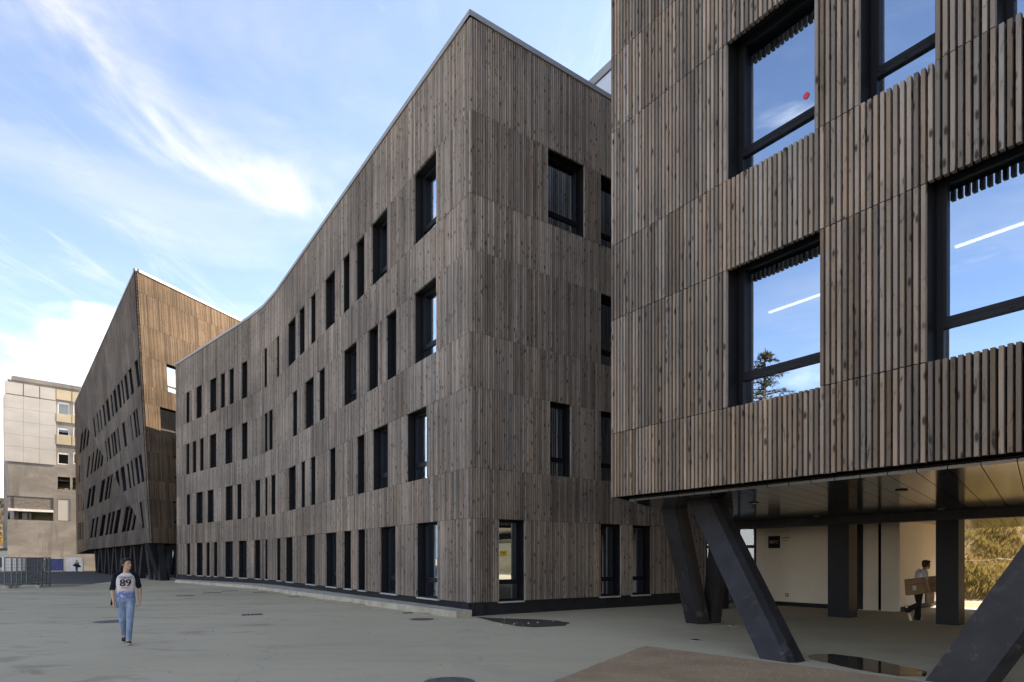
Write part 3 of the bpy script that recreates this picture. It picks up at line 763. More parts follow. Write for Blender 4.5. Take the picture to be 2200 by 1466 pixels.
n4 = rdir.cross(T - Bc).normalized(); f4.N = n4 if n4.x > 0 else -n4
c_facet(4, [Bc, T, TR, BR], f4, M['wood_c2'], {3: [(360, 392)], 2: [(346, 392)], 1: [(374, 400)], 0: [(372, 400)]})
cp = MB()
for a, b, nrm in ((T, Rr, f1.N), (T, TR, f4.N)):
    h = V((nrm.x, nrm.y, 0)).normalized(); q = [a + h * .05, b + h * .05, b - h * .3, a - h * .3]
    mb_ = [p + V((0, 0, .0)) for p in q]; tp_ = [p + V((0, 0, .2)) for p in q]
    cp.add(mb_ + tp_, [(0, 1, 5, 4), (1, 2, 6, 5), (2, 3, 7, 6), (3, 0, 4, 7), (4, 5, 6, 7), (3, 2, 1, 0)])
put(cp, 'coping', M['coping'], C)
mb = MB(); BL = G_ + V((22, 20, 0)); TL = V((BL.x, BL.y, 24.8))
inn = V((.35, .5, -.35))
mb.poly([T + inn * .3, TR, TL, Rr + inn * .3]); put(mb, 'roof', M['roof'], C)
mb = MB(); mb.quad(G_ + V((.1, 0, 0)), BL, TL, Rr + V((.1, 0, 0))); mb.quad(BL, BR, TR, TL); put(mb, 'rear_wall', M['wood_c2'], C)
mb = MB(); mb.poly([Bc + V((.05, .1, .05)), BR + V((0, 0, .05)), V((BL.x, BL.y, 3.1)), V((G_.x + .1, G_.y, 2.46)), V((F_.x + .1, F_.y + .1, 3.0))]); put(mb, 'soffit', M['membrane'], C)
mb = MB()
for z in (4.1, 8.2, 12.4, 16.5, 20.5): mb.poly([V((p.x, p.y, z)) for p in (Bc + V((-.5, 5.5, 0)), BR + V((-2.5, 0, 0)), BL, F_ + V((4, 3, 0)))])
put(mb, 'interior_floors', M['interior'], C)
# leaning legs and the set-back glazed ground floor
hd = (F_ - Bc); hd.z = 0; Lf = hd.length; hd.normalize(); hn = V((hd.y, -hd.x, 0)); hn = hn if hn.x > 0 else -hn
def c_leg(s, lean, inset, w=.95, d=.5, along=hd, inn=hn, o=Bc):
    m_ = MB(); b0 = o + along * s + inn * inset; t0 = o + along * (s + lean) + inn * inset
    b0 = V((b0.x, b0.y, gz(b0.y) - .02)); t0 = V((t0.x, t0.y, 3.12 if s < 2 else 3.02))
    def ring(c): return [c - along * w / 2 - inn * d / 2, c + along * w / 2 - inn * d / 2, c + along * w / 2 + inn * d / 2, c - along * w / 2 + inn * d / 2]
    a, b = ring(b0), ring(t0); m_.add(a + b, [(0, 1, 5, 4), (1, 2, 6, 5), (2, 3, 7, 6), (3, 0, 4, 7), (3, 2, 1, 0), (4, 5, 6, 7)])
    o_ = put(m_, 'leaning_column', M['plinth'], C)
    bm = bmesh.new(); bm.from_mesh(o_.data); bmesh.ops.recalc_face_normals(bm, faces=bm.faces); bm.to_mesh(o_.data); bm.free()
s_ = 0
c_leg(.5, 1.3, 1.0)
c_leg(2.1, -1.0, .9); c_leg(3.9, 2.0, .9)
for k in range(6):
    s_ = 8.6 + k * 5.6; c_leg(s_, -1.5, .8, .8); c_leg(s_ + 1.5, 1.3, .8, .8)
rn = V((-rdir.y, rdir.x, 0)); rn = rn if rn.x < 0 else -rn
c_leg(1.9, -1.3, .7, .95, .5, rdir, rn); c_leg(6.2, 1.6, .8, .95, .5, rdir, rn)
mb = MB(); p, q, r_ = Bc + hn * 3.5 + hd * 2.5, F_ + hn * 3.5, Bc + hn * 3.5 + hd * 2.5 + rdir * 22
mb.quad((p.x, p.y, -.3), (q.x, q.y, -.3), (q.x, q.y, 3.1), (p.x, p.y, 3.1)); mb.quad((p.x, p.y, -.3), (r_.x, r_.y, -.3), (r_.x, r_.y, 3.1), (p.x, p.y, 3.1)); gw = put(mb, 'ground_floor_wall', M['reveal'], C)
for k in range(9):
    a = p + hd * (1 + k * 4.0) - hn * .06; b = a + hd * 2.2; m_ = MB(); m_.quad((a.x, a.y, .05), (b.x, b.y, .05), (b.x, b.y, 2.6), (a.x, a.y, 2.6)); put(m_, 'pane', M['glass'], gw)
a = p - hn * .06 + rdir * 1.0; b = a + rdir * 3; m_ = MB(); m_.quad((a.x, a.y, 0), (b.x, b.y, 0), (b.x, b.y, 2.4), (a.x, a.y, 2.4)); put(m_, 'pane', M['glass'], gw)

# ================================================================== building D: old concrete block being stripped
def stained(name, a, b_, dark, vs=.5):
    m, nt, b, out = new_mat(name); g_ = NG(nt)
    n1 = g_.noise(g_.pos((.25, .25, .5)), 1, 6, .6, .4); n2 = g_.noise(g_.pos((1.2, 1.2, .10)), 1, 6, .65, .3); n3 = g_.noise(g_.pos((1, 1, 1)), 3, 6, .6)
    c = g_.mix(g_.rng(n1, .35, .65), a, b_); c = g_.mix(g_.m('MULTIPLY', g_.rng(n2, .5, .72), vs), c, dark); c = g_.mix(g_.m('MULTIPLY', g_.rng(n3, .55, .75), vs * .6), c, dark)
    g_.L(c, b.inputs['Base Color']); b.inputs['Roughness'].default_value = .85; b.inputs['Specular IOR Level'].default_value = .2; return m
M['old_concrete'] = stained('bare_concrete', (.20, .192, .178), (.29, .28, .26), (.135, .127, .115), .7)
M['panel_white'] = stained('pale_panel', (.42, .42, .405), (.47, .47, .455), (.37, .36, .345), .35)
M['panel_beige'] = stained('beige_panel', (.43, .38, .27), (.48, .43, .32), (.36, .31, .22), .4)
def blockwork():
    m, nt, b, out = new_mat('blockwork'); g_ = NG(nt); br = nt.nodes.new('ShaderNodeTexBrick')
    P = g_.pos(); s = g_.sep(P); cb = nt.nodes.new('ShaderNodeCombineXYZ'); g_.L(g_.m('MULTIPLY', s[0], 1.41), cb.inputs[0]); g_.L(s[2], cb.inputs[1]); g_.L(cb.outputs[0], br.inputs['Vector'])
    br.inputs['Scale'].default_value = 1; br.inputs['Brick Width'].default_value = .5; br.inputs['Row Height'].default_value = .2; br.inputs['Mortar Size'].default_value = .02
    br.inputs['Color1'].default_value = (.11, .10, .09, 1); br.inputs['Color2'].default_value = (.17, .155, .14, 1); br.inputs['Mortar'].default_value = (.26, .25, .23, 1)
    g_.L(br.outputs[0], b.inputs['Base Color']); b.inputs['Roughness'].default_value = .9; return m
M['blockwork'] = blockwork()
M['upvc'] = plain('white_frame', (.72, .72, .71), .5)
M['olive'] = plain('olive_wall', (.20, .20, .12), .8)
M['orange'] = plain('orange_board', (.5, .22, .07), .7)
Dd = empty('concrete_building', (-70, 105, 0))
tag(Dd, 'old half stripped concrete block with pale panels and missing windows', 'building')
fD = Facet((-78.6, 97, 0), (.707, .707, 0), (.707, -.707, 0))
def dz(px, y):
    u = fD.u_at(px, 0); d = fD.P(u, 0).y; return u, EYE + (1200 - y) * d / FPX
LD = 22.0; zD = 29.9
zw = dz(8, 990)[1]
# bare lower wall with openings, upper wall behind the panels
holes = []
for (x0, x1, y0, y1) in ((16, 115, 1065, 1116), (124, 151, 1024, 1051), (156, 176, 1026, 1053), (124, 151, 1072, 1119)):
    u0, za = dz(x0, y1); u1, zb = dz(x1, y0); u0b, _ = dz(x0, y0); holes.append((u0, u1, dz(x0, y1)[1], dz(x0, y0)[1]))
def wall_with_holes(mb, f, u0, u1, z0, z1, holes, n):
    us = sorted({u0, u1, *[h[0] for h in holes], *[h[1] for h in holes]}); zs = sorted({z0, z1, *[h[2] for h in holes], *[h[3] for h in holes]})
    for a, b in zip(us, us[1:]):
        for c, d in zip(zs, zs[1:]):
            um, zm = (a + b) / 2, (c + d) / 2
            if any(h[0] < um < h[1] and h[2] < zm < h[3] for h in holes): continue
            mb.quad(f.P(a, c, n), f.P(b, c, n), f.P(b, d, n), f.P(a, d, n))
wins = []
for (x0, x1) in ((124, 149), (157.5, 176)):
    for (y0, y1) in ((863, 892), (918, 945), (971, 997)): 
        u0, z0 = dz(x0, y1); u1, _ = dz(x1, y1); z1 = dz(x0, y0)[1]; wins.append((u0, u1, z0, z1))
mb = MB(); wall_with_holes(mb, fD, 0, LD, -.3, zD, holes + wins, 0)
for h in holes + wins:                                     # depth of the openings
    for (a, b, c, d) in ((h[0], h[0], h[2], h[3]), (h[1], h[1], h[2], h[3])): mb.quad(fD.P(a, c, 0), fD.P(a, d, 0), fD.P(a, d, -.45), fD.P(a, c, -.45))
    for z in (h[2], h[3]): mb.quad(fD.P(h[0], z, 0), fD.P(h[1], z, 0), fD.P(h[1], z, -.45), fD.P(h[0], z, -.45))
mb.quad(fD.P(0, -.3), fD.P(0, zD), fD.P(0, zD, -14), fD.P(0, -.3, -14)); mb.quad(fD.P(LD, -.3), fD.P(LD, zD), fD.P(LD, zD, -14), fD.P(LD, -.3, -14))
mb.quad(fD.P(0, -.3, -14), fD.P(LD, -.3, -14), fD.P(LD, zD, -14), fD.P(0, zD, -14)); mb.quad(fD.P(0, zD), fD.P(LD, zD), fD.P(LD, zD, -14), fD.P(0, zD, -14))
put(mb, 'wall', M['old_concrete'], Dd)
mb = MB(); fD.box(mb, .3, LD - .3, -.2, zD - .2, -3.6, -3.5); put(mb, 'inner_wall', M['olive'], Dd)
mb = MB()
for z in (4.6, 8.0, 11.4, 14.8): fD.box(mb, .3, LD - .3, z - .3, z, -3.49, -.47)
put(mb, 'floor_slabs', M['interior'], Dd)
mb = MB(); fD.box(mb, -.25, LD + .2, zD, zD + .65, -1, .12); put(mb, 'coping', M['old_concrete'], Dd)
def panel(x0, x1, ya, yb, mat, n=.10, g_=.045):
    u0, u1 = fD.u_at(x0, 0), fD.u_at(x1, 0); za = dz(8, yb)[1]; zb = dz(8, ya)[1]; m_ = MB(); fD.box(m_, u0 + g_, u1 - g_, za + g_, zb - g_, 0.004, n); put(m_, 'panel', mat, Dd)
ysD = [846, 874, 902, 931, 957, 990]
for x0, x1 in ((8.5, 50), (50, 85), (85, 120)):
    panel(x0, x1, 818, 845, M['panel_white'], .13, .06)
    for ya, yb in zip(ysD, ysD[1:]): panel(x0, x1, ya, yb, M['panel_white'], .10, .012)
for x0, x1 in ((120, 154), (154, 188)):
    for (ya, yb) in ((818, 842), (872, 892), (919, 943)): panel(x0, x1, ya, yb, M['panel_beige'], .13, .06)
for (u0, u1, z0, z1) in wins:
    m_ = MB(); fw = .13
    fD.box(m_, u0, u0 + fw, z0, z1, -.2, -.05); fD.box(m_, u1 - fw, u1, z0, z1, -.2, -.05); fD.box(m_, u0 + fw, u1 - fw, z0, z0 + fw, -.2, -.052); fD.box(m_, u0 + fw, u1 - fw, z1 - .34, z1, -.2, -.04)
    w = put(m_, 'window', M['upvc'], Dd); m_ = MB(); m_.quad(fD.P(u0, z0, -.15), fD.P(u1, z0, -.15), fD.P(u1, z1, -.15), fD.P(u0, z1, -.15)); put(m_, 'pane', M['glass_dim'], w)
# blockwork, the beam below it, the boarded opening, some rubble boards
h = holes[0]; zb1 = dz(16, 1092)[1]
m_ = MB(); fD.box(m_, h[0], h[1], zb1, h[3], -.3, -.06); put(m_, 'blockwork', M['blockwork'], Dd)
m_ = MB(); fD.box(m_, h[0] + .05, h[1] - .02, zb1 - .38, zb1 - .01, -.5, .05); put(m_, 'lintel', M['upvc'], Dd)
h = holes[3]; m_ = MB(); fD.box(m_, h[0] + .05, h[1] - .05, h[2] + .05, h[3] - .05, -.3, -.05); put(m_, 'boarded_opening', M['panel_white'], Dd)
for hh in (holes[1], holes[2]):
    m_ = MB(); fD.box(m_, hh[0] + .3, hh[0] + (hh[1] - hh[0]) * .6, hh[2] + .01, hh[2] + .35, -1.2, -1.1, 0); put(m_, 'board', M['orange'], Dd)
    m_ = MB(); fD.box(m_, hh[0] + (hh[1] - hh[0]) * .62, hh[1] - .1, hh[2] + .01, hh[2] + .3, -1.0, -.9, 0); put(m_, 'board', M['upvc'], Dd)
h = holes[0]
for (k0, k1, mt) in ((.05, .10, 'glass'), (.18, .28, 'upvc'), (.36, .47, 'upvc'), (.50, .56, 'panel_white')):
    m_ = MB(); fD.box(m_, h[0] + (h[1] - h[0]) * k0, h[0] + (h[1] - h[0]) * k1, h[2] + .02, zb1 - .4, -2.6, -2.5); put(m_, 'partition', M[mt], Dd)

# hoardings across the road
def corrugated(p, q, h, pitch, mat, name, label, cat, group=None, z=None, trim=None):
    p, q = V(p), V(q); L_ = (q - p).length; t = (q - p).normalized(); n = V((t.y, -t.x)); k = int(L_ / pitch) * 4; mb = MB(); pr = None; zz = gz(p.y) + .02
    ref = MB()
    for i in range(k + 1):
        o_ = (0, .035, .035, 0)[i % 4]; a = p + t * (L_ * i / k) + n * o_; cur = (a.x, a.y)
        if pr: mb.quad((*pr, zz), (*cur, zz), (*cur, zz + h), (*pr, zz + h))
        pr = cur
    root = empty(name, (p.x, p.y, gz(p.y))); tag(root, label, cat, group)
    put(mb, 'sheet', mat, root)
    for s in (.02, L_ / 2, L_ - .02):
        a = p + t * s - n * .08; m_ = MB(); m_.box((a.x, a.y, zz + h / 2 - .05), (.08, .08, h - .1)); put(m_, 'post', M['fence'], root)
    if trim:
        m_ = MB(); a, b = p + n * .06, q + n * .06
        m_.prism([tuple(a), tuple(b), tuple(b - n * .03), tuple(a - n * .03)], zz + h - .1, zz + h); m_.prism([tuple(a), tuple(b), tuple(b - n * .03), tuple(a - n * .03)], zz, zz + .08); put(m_, 'rail', trim, root)
    return root
M['fence'] = plain('galvanised_green_steel', (.12, .145, .15), .5, .4)
M['blue'] = plain('blue_sheet', (.012, .030, .155), .5, 0, .15, 1)
M['navy'] = plain('navy_sheet', (.010, .016, .06), .5, 0, .15, 1)
M['sheet'] = plain('white_sheet', (.55, .54, .53), .5, .1, .08, 1)
dH = 92.5
corrugated((ur(54) * dH, dH), (ur(93.5) * dH, dH), 2.0, .25, M['navy'], 'site_gate', 'dark navy corrugated site gate beside the bright blue one', 'gate')
corrugated((ur(97) * dH, dH), (ur(135) * dH, dH), 2.0, .25, M['blue'], 'site_gate', 'bright blue corrugated site gate with white rails', 'gate', trim=M['sheet'])
corrugated((ur(137) * dH, dH + .2), (ur(176) * dH, dH + .2), 2.1, .45, M['sheet'], 'hoarding', 'white corrugated hoarding between blue gate and dark timber block', 'fence')
corrugated((ur(2) * dH, dH + .2), (ur(53) * dH, dH + .2), 2.1, .45, M['sheet'], 'hoarding', 'white corrugated hoarding behind the steel site fences', 'fence')
# steel site fences on the left with concrete feet
def fence(p, q, label, h=1.95):
    p, q = V(p), V(q); root = empty('site_fence', (p.x, p.y, gz(p.y))); tag(root, label, 'fence', 'steel site fences at the yard edge'); z0 = gz(p.y)
    def P3(s, z): a = p.lerp(q, s); return (a.x, a.y, z0 + z)
    for s in (0, 1): m_ = MB(); m_.tube([P3(s, .03), P3(s, h)], .038, 8); put(m_, 'post', M['fence'], root)
    for z in (.18, h - .03): m_ = MB(); m_.tube([P3(0, z), P3(1, z)], .03, 6); put(m_, 'rail', M['fence'], root)
    m_ = MB(); n = int((q - p).length / .12)
    for i in range(1, n): m_.tube([P3(i / n, .18), P3(i / n, h - .03)], .006, 4)
    for i in range(1, 8): m_.tube([P3(0, .18 + i * .22), P3(1, .18 + i * .22)], .006, 4)
    put(m_, 'wire_mesh', M['fence'], root, kind='stuff')
fence((-36.6, 39.2), (-33.6, 39.0), 'steel mesh site fence running out towards the yard edge')
fence((-32.2, 39.0), (-31.5, 41.8), 'steel mesh site fence turned away beside the leaning stack')
for k in range(4): fence((-31.6 + k * .12, 38.8 + k * .25), (-32.1 + k * .13, 41.6 + k * .2), 'steel mesh site fence standing in the tight stack')
for k, (x, y, rz) in enumerate(((-33.5, 37.9, .1), (-31.9, 38.2, .3), (-30.9, 39.4, .25), (-35.1, 37.6, -.1))):
    m_ = MB(); m_.box((0, 0, .08), (1.1, .26, .16)); m_.box((0, 0, .175), (.8, .18, .03)); o = m_.build('fence_foot', M['kerb']); o.location = (x, y, gz(y)); o.rotation_euler = (0, 0, rz)
    tag(o, 'low concrete block foot lying by the site fences', 'block', 'concrete fence feet at the yard edge')
fan_sheet('earth_strip', rough_edge([(-60, 38.4), (-31.0, 38.6), (-29.6, 42), (-31.5, 46), (-60, 47)], .25, 6, 2), .009, M['earth'])

# ================================================================== yard details
def disc(px, py, r, label, cat='manhole', name='manhole_cover', mats=None, ring=True):
    c = on_ground(px, py); m_ = MB(); z = c.z + .004
    rp = [(c.x + math.cos(a) * r, c.y + math.sin(a) * r) for a in [2 * math.pi * i / 28 for i in range(28)]]
    root = empty(name, (c.x, c.y, c.z)); tag(root, label, cat)
    m_.prism([(c.x + math.cos(a) * r * .9, c.y + math.sin(a) * r * .9) for a in [2 * math.pi * i / 28 for i in range(28)]], z - .05, z + .006)
    k = 7
    for i in range(-k, k + 1):
        for j in range(-k, k + 1):
            x, y = i * r * .85 / k, j * r * .85 / k
            if x * x + y * y < (r * .8) ** 2 and (i + j) % 2: m_.box((c.x + x, c.y + y, z + .008), (r * .09, r * .05, .006))
    put(m_, 'lid', mats or M['iron'], root)
    m_ = MB(); n = 28; base = len(m_.v); a_ = [2 * math.pi * i / n for i in range(n)]
    m_.add([(c.x + math.cos(t) * r, c.y + math.sin(t) * r, z + .003) for t in a_] + [(c.x + math.cos(t) * r * .93, c.y + math.sin(t) * r * .93, z + .003) for t in a_], [(i, (i + 1) % n, n + (i + 1) % n, n + i) for i in range(n)])
    put(m_, 'rim', M['iron'], root)
disc(965, 1466, .36, 'large round iron manhole cover beside the gravel bed')
disc(906, 1331, .36, 'round iron manhole cover near the end of the kerb')
disc(240, 1336, .46, 'round iron manhole cover behind the walking man')
def drain(px, py, w, d, label, rz=.45):
    c = on_ground(px, py); root = empty('drain_cover', (c.x, c.y, c.z), 0); tag(root, label, 'drain cover', 'drain covers along the kerb'); rot = Matrix.Rotation(rz, 3, 'Z'); m_ = MB()
    m_.box(c + V((0, 0, -.02)), (w, d, .052), 0, rot); put(m_, 'plate', M['iron'], root)
    for i in range(5): m_ = MB(); m_.box(c + rot @ V(((i - 2) * w * .18, 0, .010)), (w * .05, d * .8, .012), 0, rot); put(m_, 'bar', M['plinth'], root)
for (px, py, w, d, lb) in ((542, 1321, .62, .5, 'rectangular iron drain cover alone in the open yard'), (398, 1280.5, .8, .6, 'rectangular iron drain cover farthest along the kerb'), (456, 1274, .9, .6, 'rectangular drain cover between two others by the kerb'), (494, 1270, .9, .6, 'rectangular drain cover close against the long kerb'),
                       (560, 1273, .8, .5, 'rectangular drain cover touching the kerb bend'), (632, 1282.5, .55, .35, 'small drain cover below the long kerb'), (876, 1317.5, .34, .3, 'small drain cover by the near end of the kerb')): drain(px, py, w, d, lb)
for (px, py, lb) in ((1494, 1376, 'small round ground light in front of the leaning column'), (1575, 1345, 'small round ground light behind the leaning column')):
    c = on_ground(px, py); m_ = MB(); m_.tube([(c.x, c.y, -.05), (c.x, c.y, .012)], .115, 22, 0); m_.tube([(c.x, c.y, .0125), (c.x, c.y, .017)], .085, 22, 1)
    root = empty('ground_light', c); tag(root, lb, 'light'); put(m_, 'ring', [M['coping'], M['glass_dim']], root)
    m_ = MB(); m_.tube([(c.x, c.y, .0172), (c.x, c.y, .02)], .07, 20); put(m_, 'lens', M['frame'], root)
# damp earth patch at the block's corner, the puddle under the raised block
dp = [tuple(on_ground(*p)[:2]) for p in ((1022, 1326.5), (1080, 1329), (1150, 1331), (1200, 1334), (1226, 1339), (1212, 1345), (1150, 1348.5), (1110, 1346), (1075, 1339))]
tag(fan_sheet('damp_patch', rough_edge(dp, .03, 4, 5), .006, M['soil']), kind='structure')
def water():
    m, nt, b, out = new_mat('puddle_water'); g_ = NG(nt)
    b.inputs['Base Color'].default_value = (.055, .048, .035, 1); b.inputs['Roughness'].default_value = .03; b.inputs['IOR'].default_value = 1.33; b.inputs['Specular IOR Level'].default_value = .6
    g_.L(g_.bump(g_.noise(g_.pos((3, 5, 1)), 1, 3, .5), .03, .02), b.inputs['Normal']); return m
M['water'] = water()
pd = [tuple(on_ground(*p)[:2]) for p in ((1737, 1411), (1748, 1406), (1790, 1405.5), (1850, 1413), (1900, 1423), (1950, 1434), (1992, 1443), (1988, 1454), (1930, 1453), (1880, 1446), (1825, 1436), (1775, 1424), (1745, 1418))]
tag(fan_sheet('puddle', rough_edge(pd, .012, 4, 8), .005, M['water']), kind='structure')
rr = random.Random(12)
for k in range(14):
    p = on_ground(rr.uniform(1060, 1215), rr.uniform(1331, 1345)); s_ = rr.uniform(.015, .04); m_ = MB(); m_.tube([(p.x, p.y, p.z), (p.x + s_, p.y, p.z + s_ * .6), (p.x + s_ * 1.6, p.y + .01, p.z)], [s_ * .4, s_ * .7, s_ * .3], 6)
    o = put(m_, 'pebble', M['kerb']); tag(o, 'small pale pebble lying on the damp earth patch', 'pebble', 'pebbles on the damp patch')

# sign on the core wall
def text_mesh(body, size, mat, name, ext=.004):
    cu = bpy.data.curves.new(name, 'FONT'); cu.body = body; cu.size = size; cu.extrude = ext; cu.align_x = 'CENTER'; cu.align_y = 'CENTER'; cu.resolution_u = 3
    o = bpy.data.objects.new(name, cu); COL.objects.link(o); dg = bpy.context.evaluated_depsgraph_get()
    me = bpy.data.meshes.new_from_object(o.evaluated_get(dg)); bpy.data.objects.remove(o); me.materials.clear(); me.materials.append(mat)
    return me
t = (core[0] - core[3]).normalized(); nC = V((t.y, -t.x))
def core_at(px, py, out):
    U = ur(px); p = core[3]; s = (U * p.y - p.x) / (t.x - U * t.y); q = p + t * s; return V((q.x + nC.x * out, q.y + nC.y * out, EYE + (1200 - py) / FPX * q.y))
rotC = Matrix(((t.x, 0, nC.x), (t.y, 0, nC.y), (0, 1, 0))).to_4x4()
c = core_at(1663.5, 1165, .012); sg = empty('wall_sign', c); tag(sg, 'square black wall sign with pale letters RDC on cream wall', 'sign')
m_ = MB(); m_.box((0, 0, 0), (.46, .46, .02)); o = m_.build('board', M['reveal']); o.matrix_world = Matrix.Translation(c) @ rotC; attach(o, sg)
M['letter'] = plain('pale_lettering', (.36, .37, .38), .6); M['dark_letter'] = plain('dark_lettering', (.05, .05, .05), .6)
o = bpy.data.objects.new('lettering', text_mesh('RDC', .17, M['letter'], 'lettering')); COL.objects.link(o); o.matrix_world = Matrix.Translation(c + V((nC.x, nC.y, 0)) * .014) @ rotC; attach(o, sg)
c = core_at(1688.5, 1156, .004); m_ = MB(); m_.box((0, 0, 0), (.32, .035, .004)); m_.box((-.02, -.10, 0), (.22, .018, .004)); o = m_.build('wall_lettering', M['dark_letter']); o.matrix_world = Matrix.Translation(c) @ rotC; tag(o, 'thin line of small dark lettering beside the black wall sign', 'lettering')
c = core_at(1691, 1278.5, .008); sk = empty('wall_socket', c); tag(sk, 'small black and white wall socket low on cream wall', 'socket')
for s_, d_, mt in ((.115, .012, 'reveal'), (.05, .02, 'upvc')): m_ = MB(); m_.box((0, 0, 0), (s_, s_, d_)); o = m_.build('plate', M[mt]); o.matrix_world = Matrix.Translation(c) @ rotC; attach(o, sk)

# things on and behind the glass
M['red'] = plain('red_sticker', (.62, .03, .04), .5); M['yellow'] = plain('yellow_paper', (.75, .50, .03), .6); M['screen'] = plain('monitor_shell', (.55, .58, .62), .35, .2)
for (i, a, b, w) in AW:
    if i == 3 and abs(a - snap(fA.u_at(1558, 5), 1e3, 0)[0]) < .3:
        uu = fA.u_at(1733, 9.6); dd = fA.P(uu, 9).y; zc = EYE + (1200 - 206) / FPX * dd
        # the sticker sits on the pane, set back from the slats
        q = fA.P(uu, 0, -.425); U = ur(1732); # shift along the pane so that it stays in the lower corner
        s = (U * q.y - q.x) / (eA.x - U * eA.y); q = q + eA * s; zc = EYE + (1200 - 206) / FPX * q.y
        m_ = MB(); m_.tube([(q.x, q.y, zc), tuple(V((q.x, q.y, zc)) - nA * .004)], .055, 20); put(m_, 'sticker', M['red'], w)
        p = fA.P(fA.u_at(1665, 9), 0, -1.0); m_ = MB(); m_.box((0, 0, .27), (.62, .03, .40)); m_.box((0, .03, .05), (.10, .03, .1)); m_.box((0, .04, 0), (.24, .18, .012)); o = m_.build('monitor', M['screen']); o.location = (p.x, p.y, 8.35); o.rotation_euler = (0, 0, rotA)
        tag(o, 'pale computer monitor seen from behind at the large upper window', 'monitor')
def emit(name, col, st):
    m, nt, b, out = new_mat(name); b.inputs['Base Color'].default_value = (.8, .8, .8, 1); b.inputs['Emission Color'].default_value = (*col, 1); b.inputs['Emission Strength'].default_value = st; return m
M['tube_lit'] = emit('lit_tube', (.9, .96, 1), .5)
for k, (u, z, ln, lb) in enumerate(((fA.u_at(1640, 6), 6.62, 3.0, 'long lit ceiling light behind the lower window with the tree reflection'), (fA.u_at(2160, 6), 6.62, 3.4, 'long lit ceiling light behind the widest lower window'))):
    p = fA.P(u + .6, 0, -1.6); root = empty('ceiling_light', (p.x, p.y, z)); tag(root, lb, 'ceiling light')
    m_ = MB(); m_.box((p.x, p.y, z + .03), (ln, .12, .05), 0, Matrix.Rotation(rotA, 3, 'Z')); put(m_, 'housing', M['sill'], root)
    m_ = MB(); m_.box((p.x, p.y, z - .01), (ln - .05, .045, .03), 0, Matrix.Rotation(rotA, 3, 'Z')); put(m_, 'tube', M['tube_lit'], root)
for (f, r, a, b, za, zb, w) in WIN:
    if f is fR and r == 0 and a < 3.5:
        m_ = MB(); uu = (a + b) / 2 - .06; f.box(m_, uu - .13, uu + .13, 1.82, 2.0, -.388, -.384); f.box(m_, uu - .09, uu + .09, 1.93, 1.95, -.3839, -.3832, 1); f.box(m_, uu - .03, uu + .03, 1.86, 1.91, -.3839, -.3832, 2); put(m_, 'notice', [M['yellow'], M['dark_letter'], M['red']], w)

# ================================================================== slope behind the raised block
M['hill'] = granular('dry_hillside', (.20, .16, .08), (.30, .25, .12), 6)
def grass_mat(name, cols):
    m, nt, b, out = new_mat(name); g_ = NG(nt); geo = nt.nodes.new('ShaderNodeNewGeometry')
    r = nt.nodes.new('ShaderNodeValToRGB'); g_.L(geo.outputs['Random Per Island'], r.inputs[0])
    e = r.color_ramp.elements; e[0].color = (*cols[0], 1); e[1].color = (*cols[-1], 1)
    for i, c in enumerate(cols[1:-1]): x = e.new((i + 1) / (len(cols) - 1)); x.color = (*c, 1)
    z = g_.noise(g_.pos((.35, .35, .35)), 1, 4, .6); c = g_.mix(g_.rng(z, .35, .65), r.outputs[0], (.20, .17, .06))
    tr = nt.nodes.new('ShaderNodeBsdfTranslucent'); mx = nt.nodes.new('ShaderNodeMixShader'); mx.inputs[0].default_value = .35
    g_.L(c, b.inputs['Base Color']); g_.L(c, tr.inputs['Color']); b.inputs['Roughness'].default_value = .7; g_.L(b.outputs[0], mx.inputs[1]); g_.L(tr.outputs[0], mx.inputs[2]); g_.L(mx.outputs[0], out.inputs[0]); return m
M['grass'] = grass_mat('dry_grass', [(.26, .21, .07), (.38, .29, .11), (.18, .19, .05), (.44, .34, .16), (.25, .22, .08)])
M['scrub'] = grass_mat('brown_scrub', [(.17, .125, .07), (.26, .19, .10), (.12, .11, .05), (.34, .24, .14)])
base = [V((9, 44)), V((13.6, 35)), V((18.4, 26.6)), V((22.5, 25.2)), V((30, 20)), V((44, 3)), V((60, -20))]
def hill_pt(s, d):
    i = min(int(s), len(base) - 2); t_ = s - i; p = base[i].lerp(base[i + 1], t_)
    def nrm(k): a = base[max(k - 1, 0)]; b = base[min(k + 1, len(base) - 1)]; tt = (b - a).normalized(); return V((-tt.y, tt.x))
    n = nrm(i).lerp(nrm(i + 1), t_).normalized(); n = n if n.dot(V((1, .7))) > 0 else -n
    q = p + n * d; z = -.03 +   .40 * max(0, d - .2) - .0022 * d * d + (noise.noise((q.x * .35, q.y * .35, 0)) * .35 + noise.noise((q.x * 1.3, q.y * 1.3, 3)) * .10) * min(1, d / 2)
    return V((q.x, q.y, z))
mb = MB(); NS, ND = 90, 40; pts = [[hill_pt(i * (len(base) - 1) / NS, (j / ND) ** 1.4 * 55) for j in range(ND + 1)] for i in range(NS + 1)]
mb.v = [tuple(p) for r in pts for p in r]
for i in range(NS):
    for j in range(ND):
        a = i * (ND + 1) + j; mb.f.append((a, a + 1, a + ND + 2, a + ND + 1)); mb.mi.append(0)
tag(put(mb, 'hillside', M['hill'], smooth=True), kind='structure')
rr = random.Random(5)
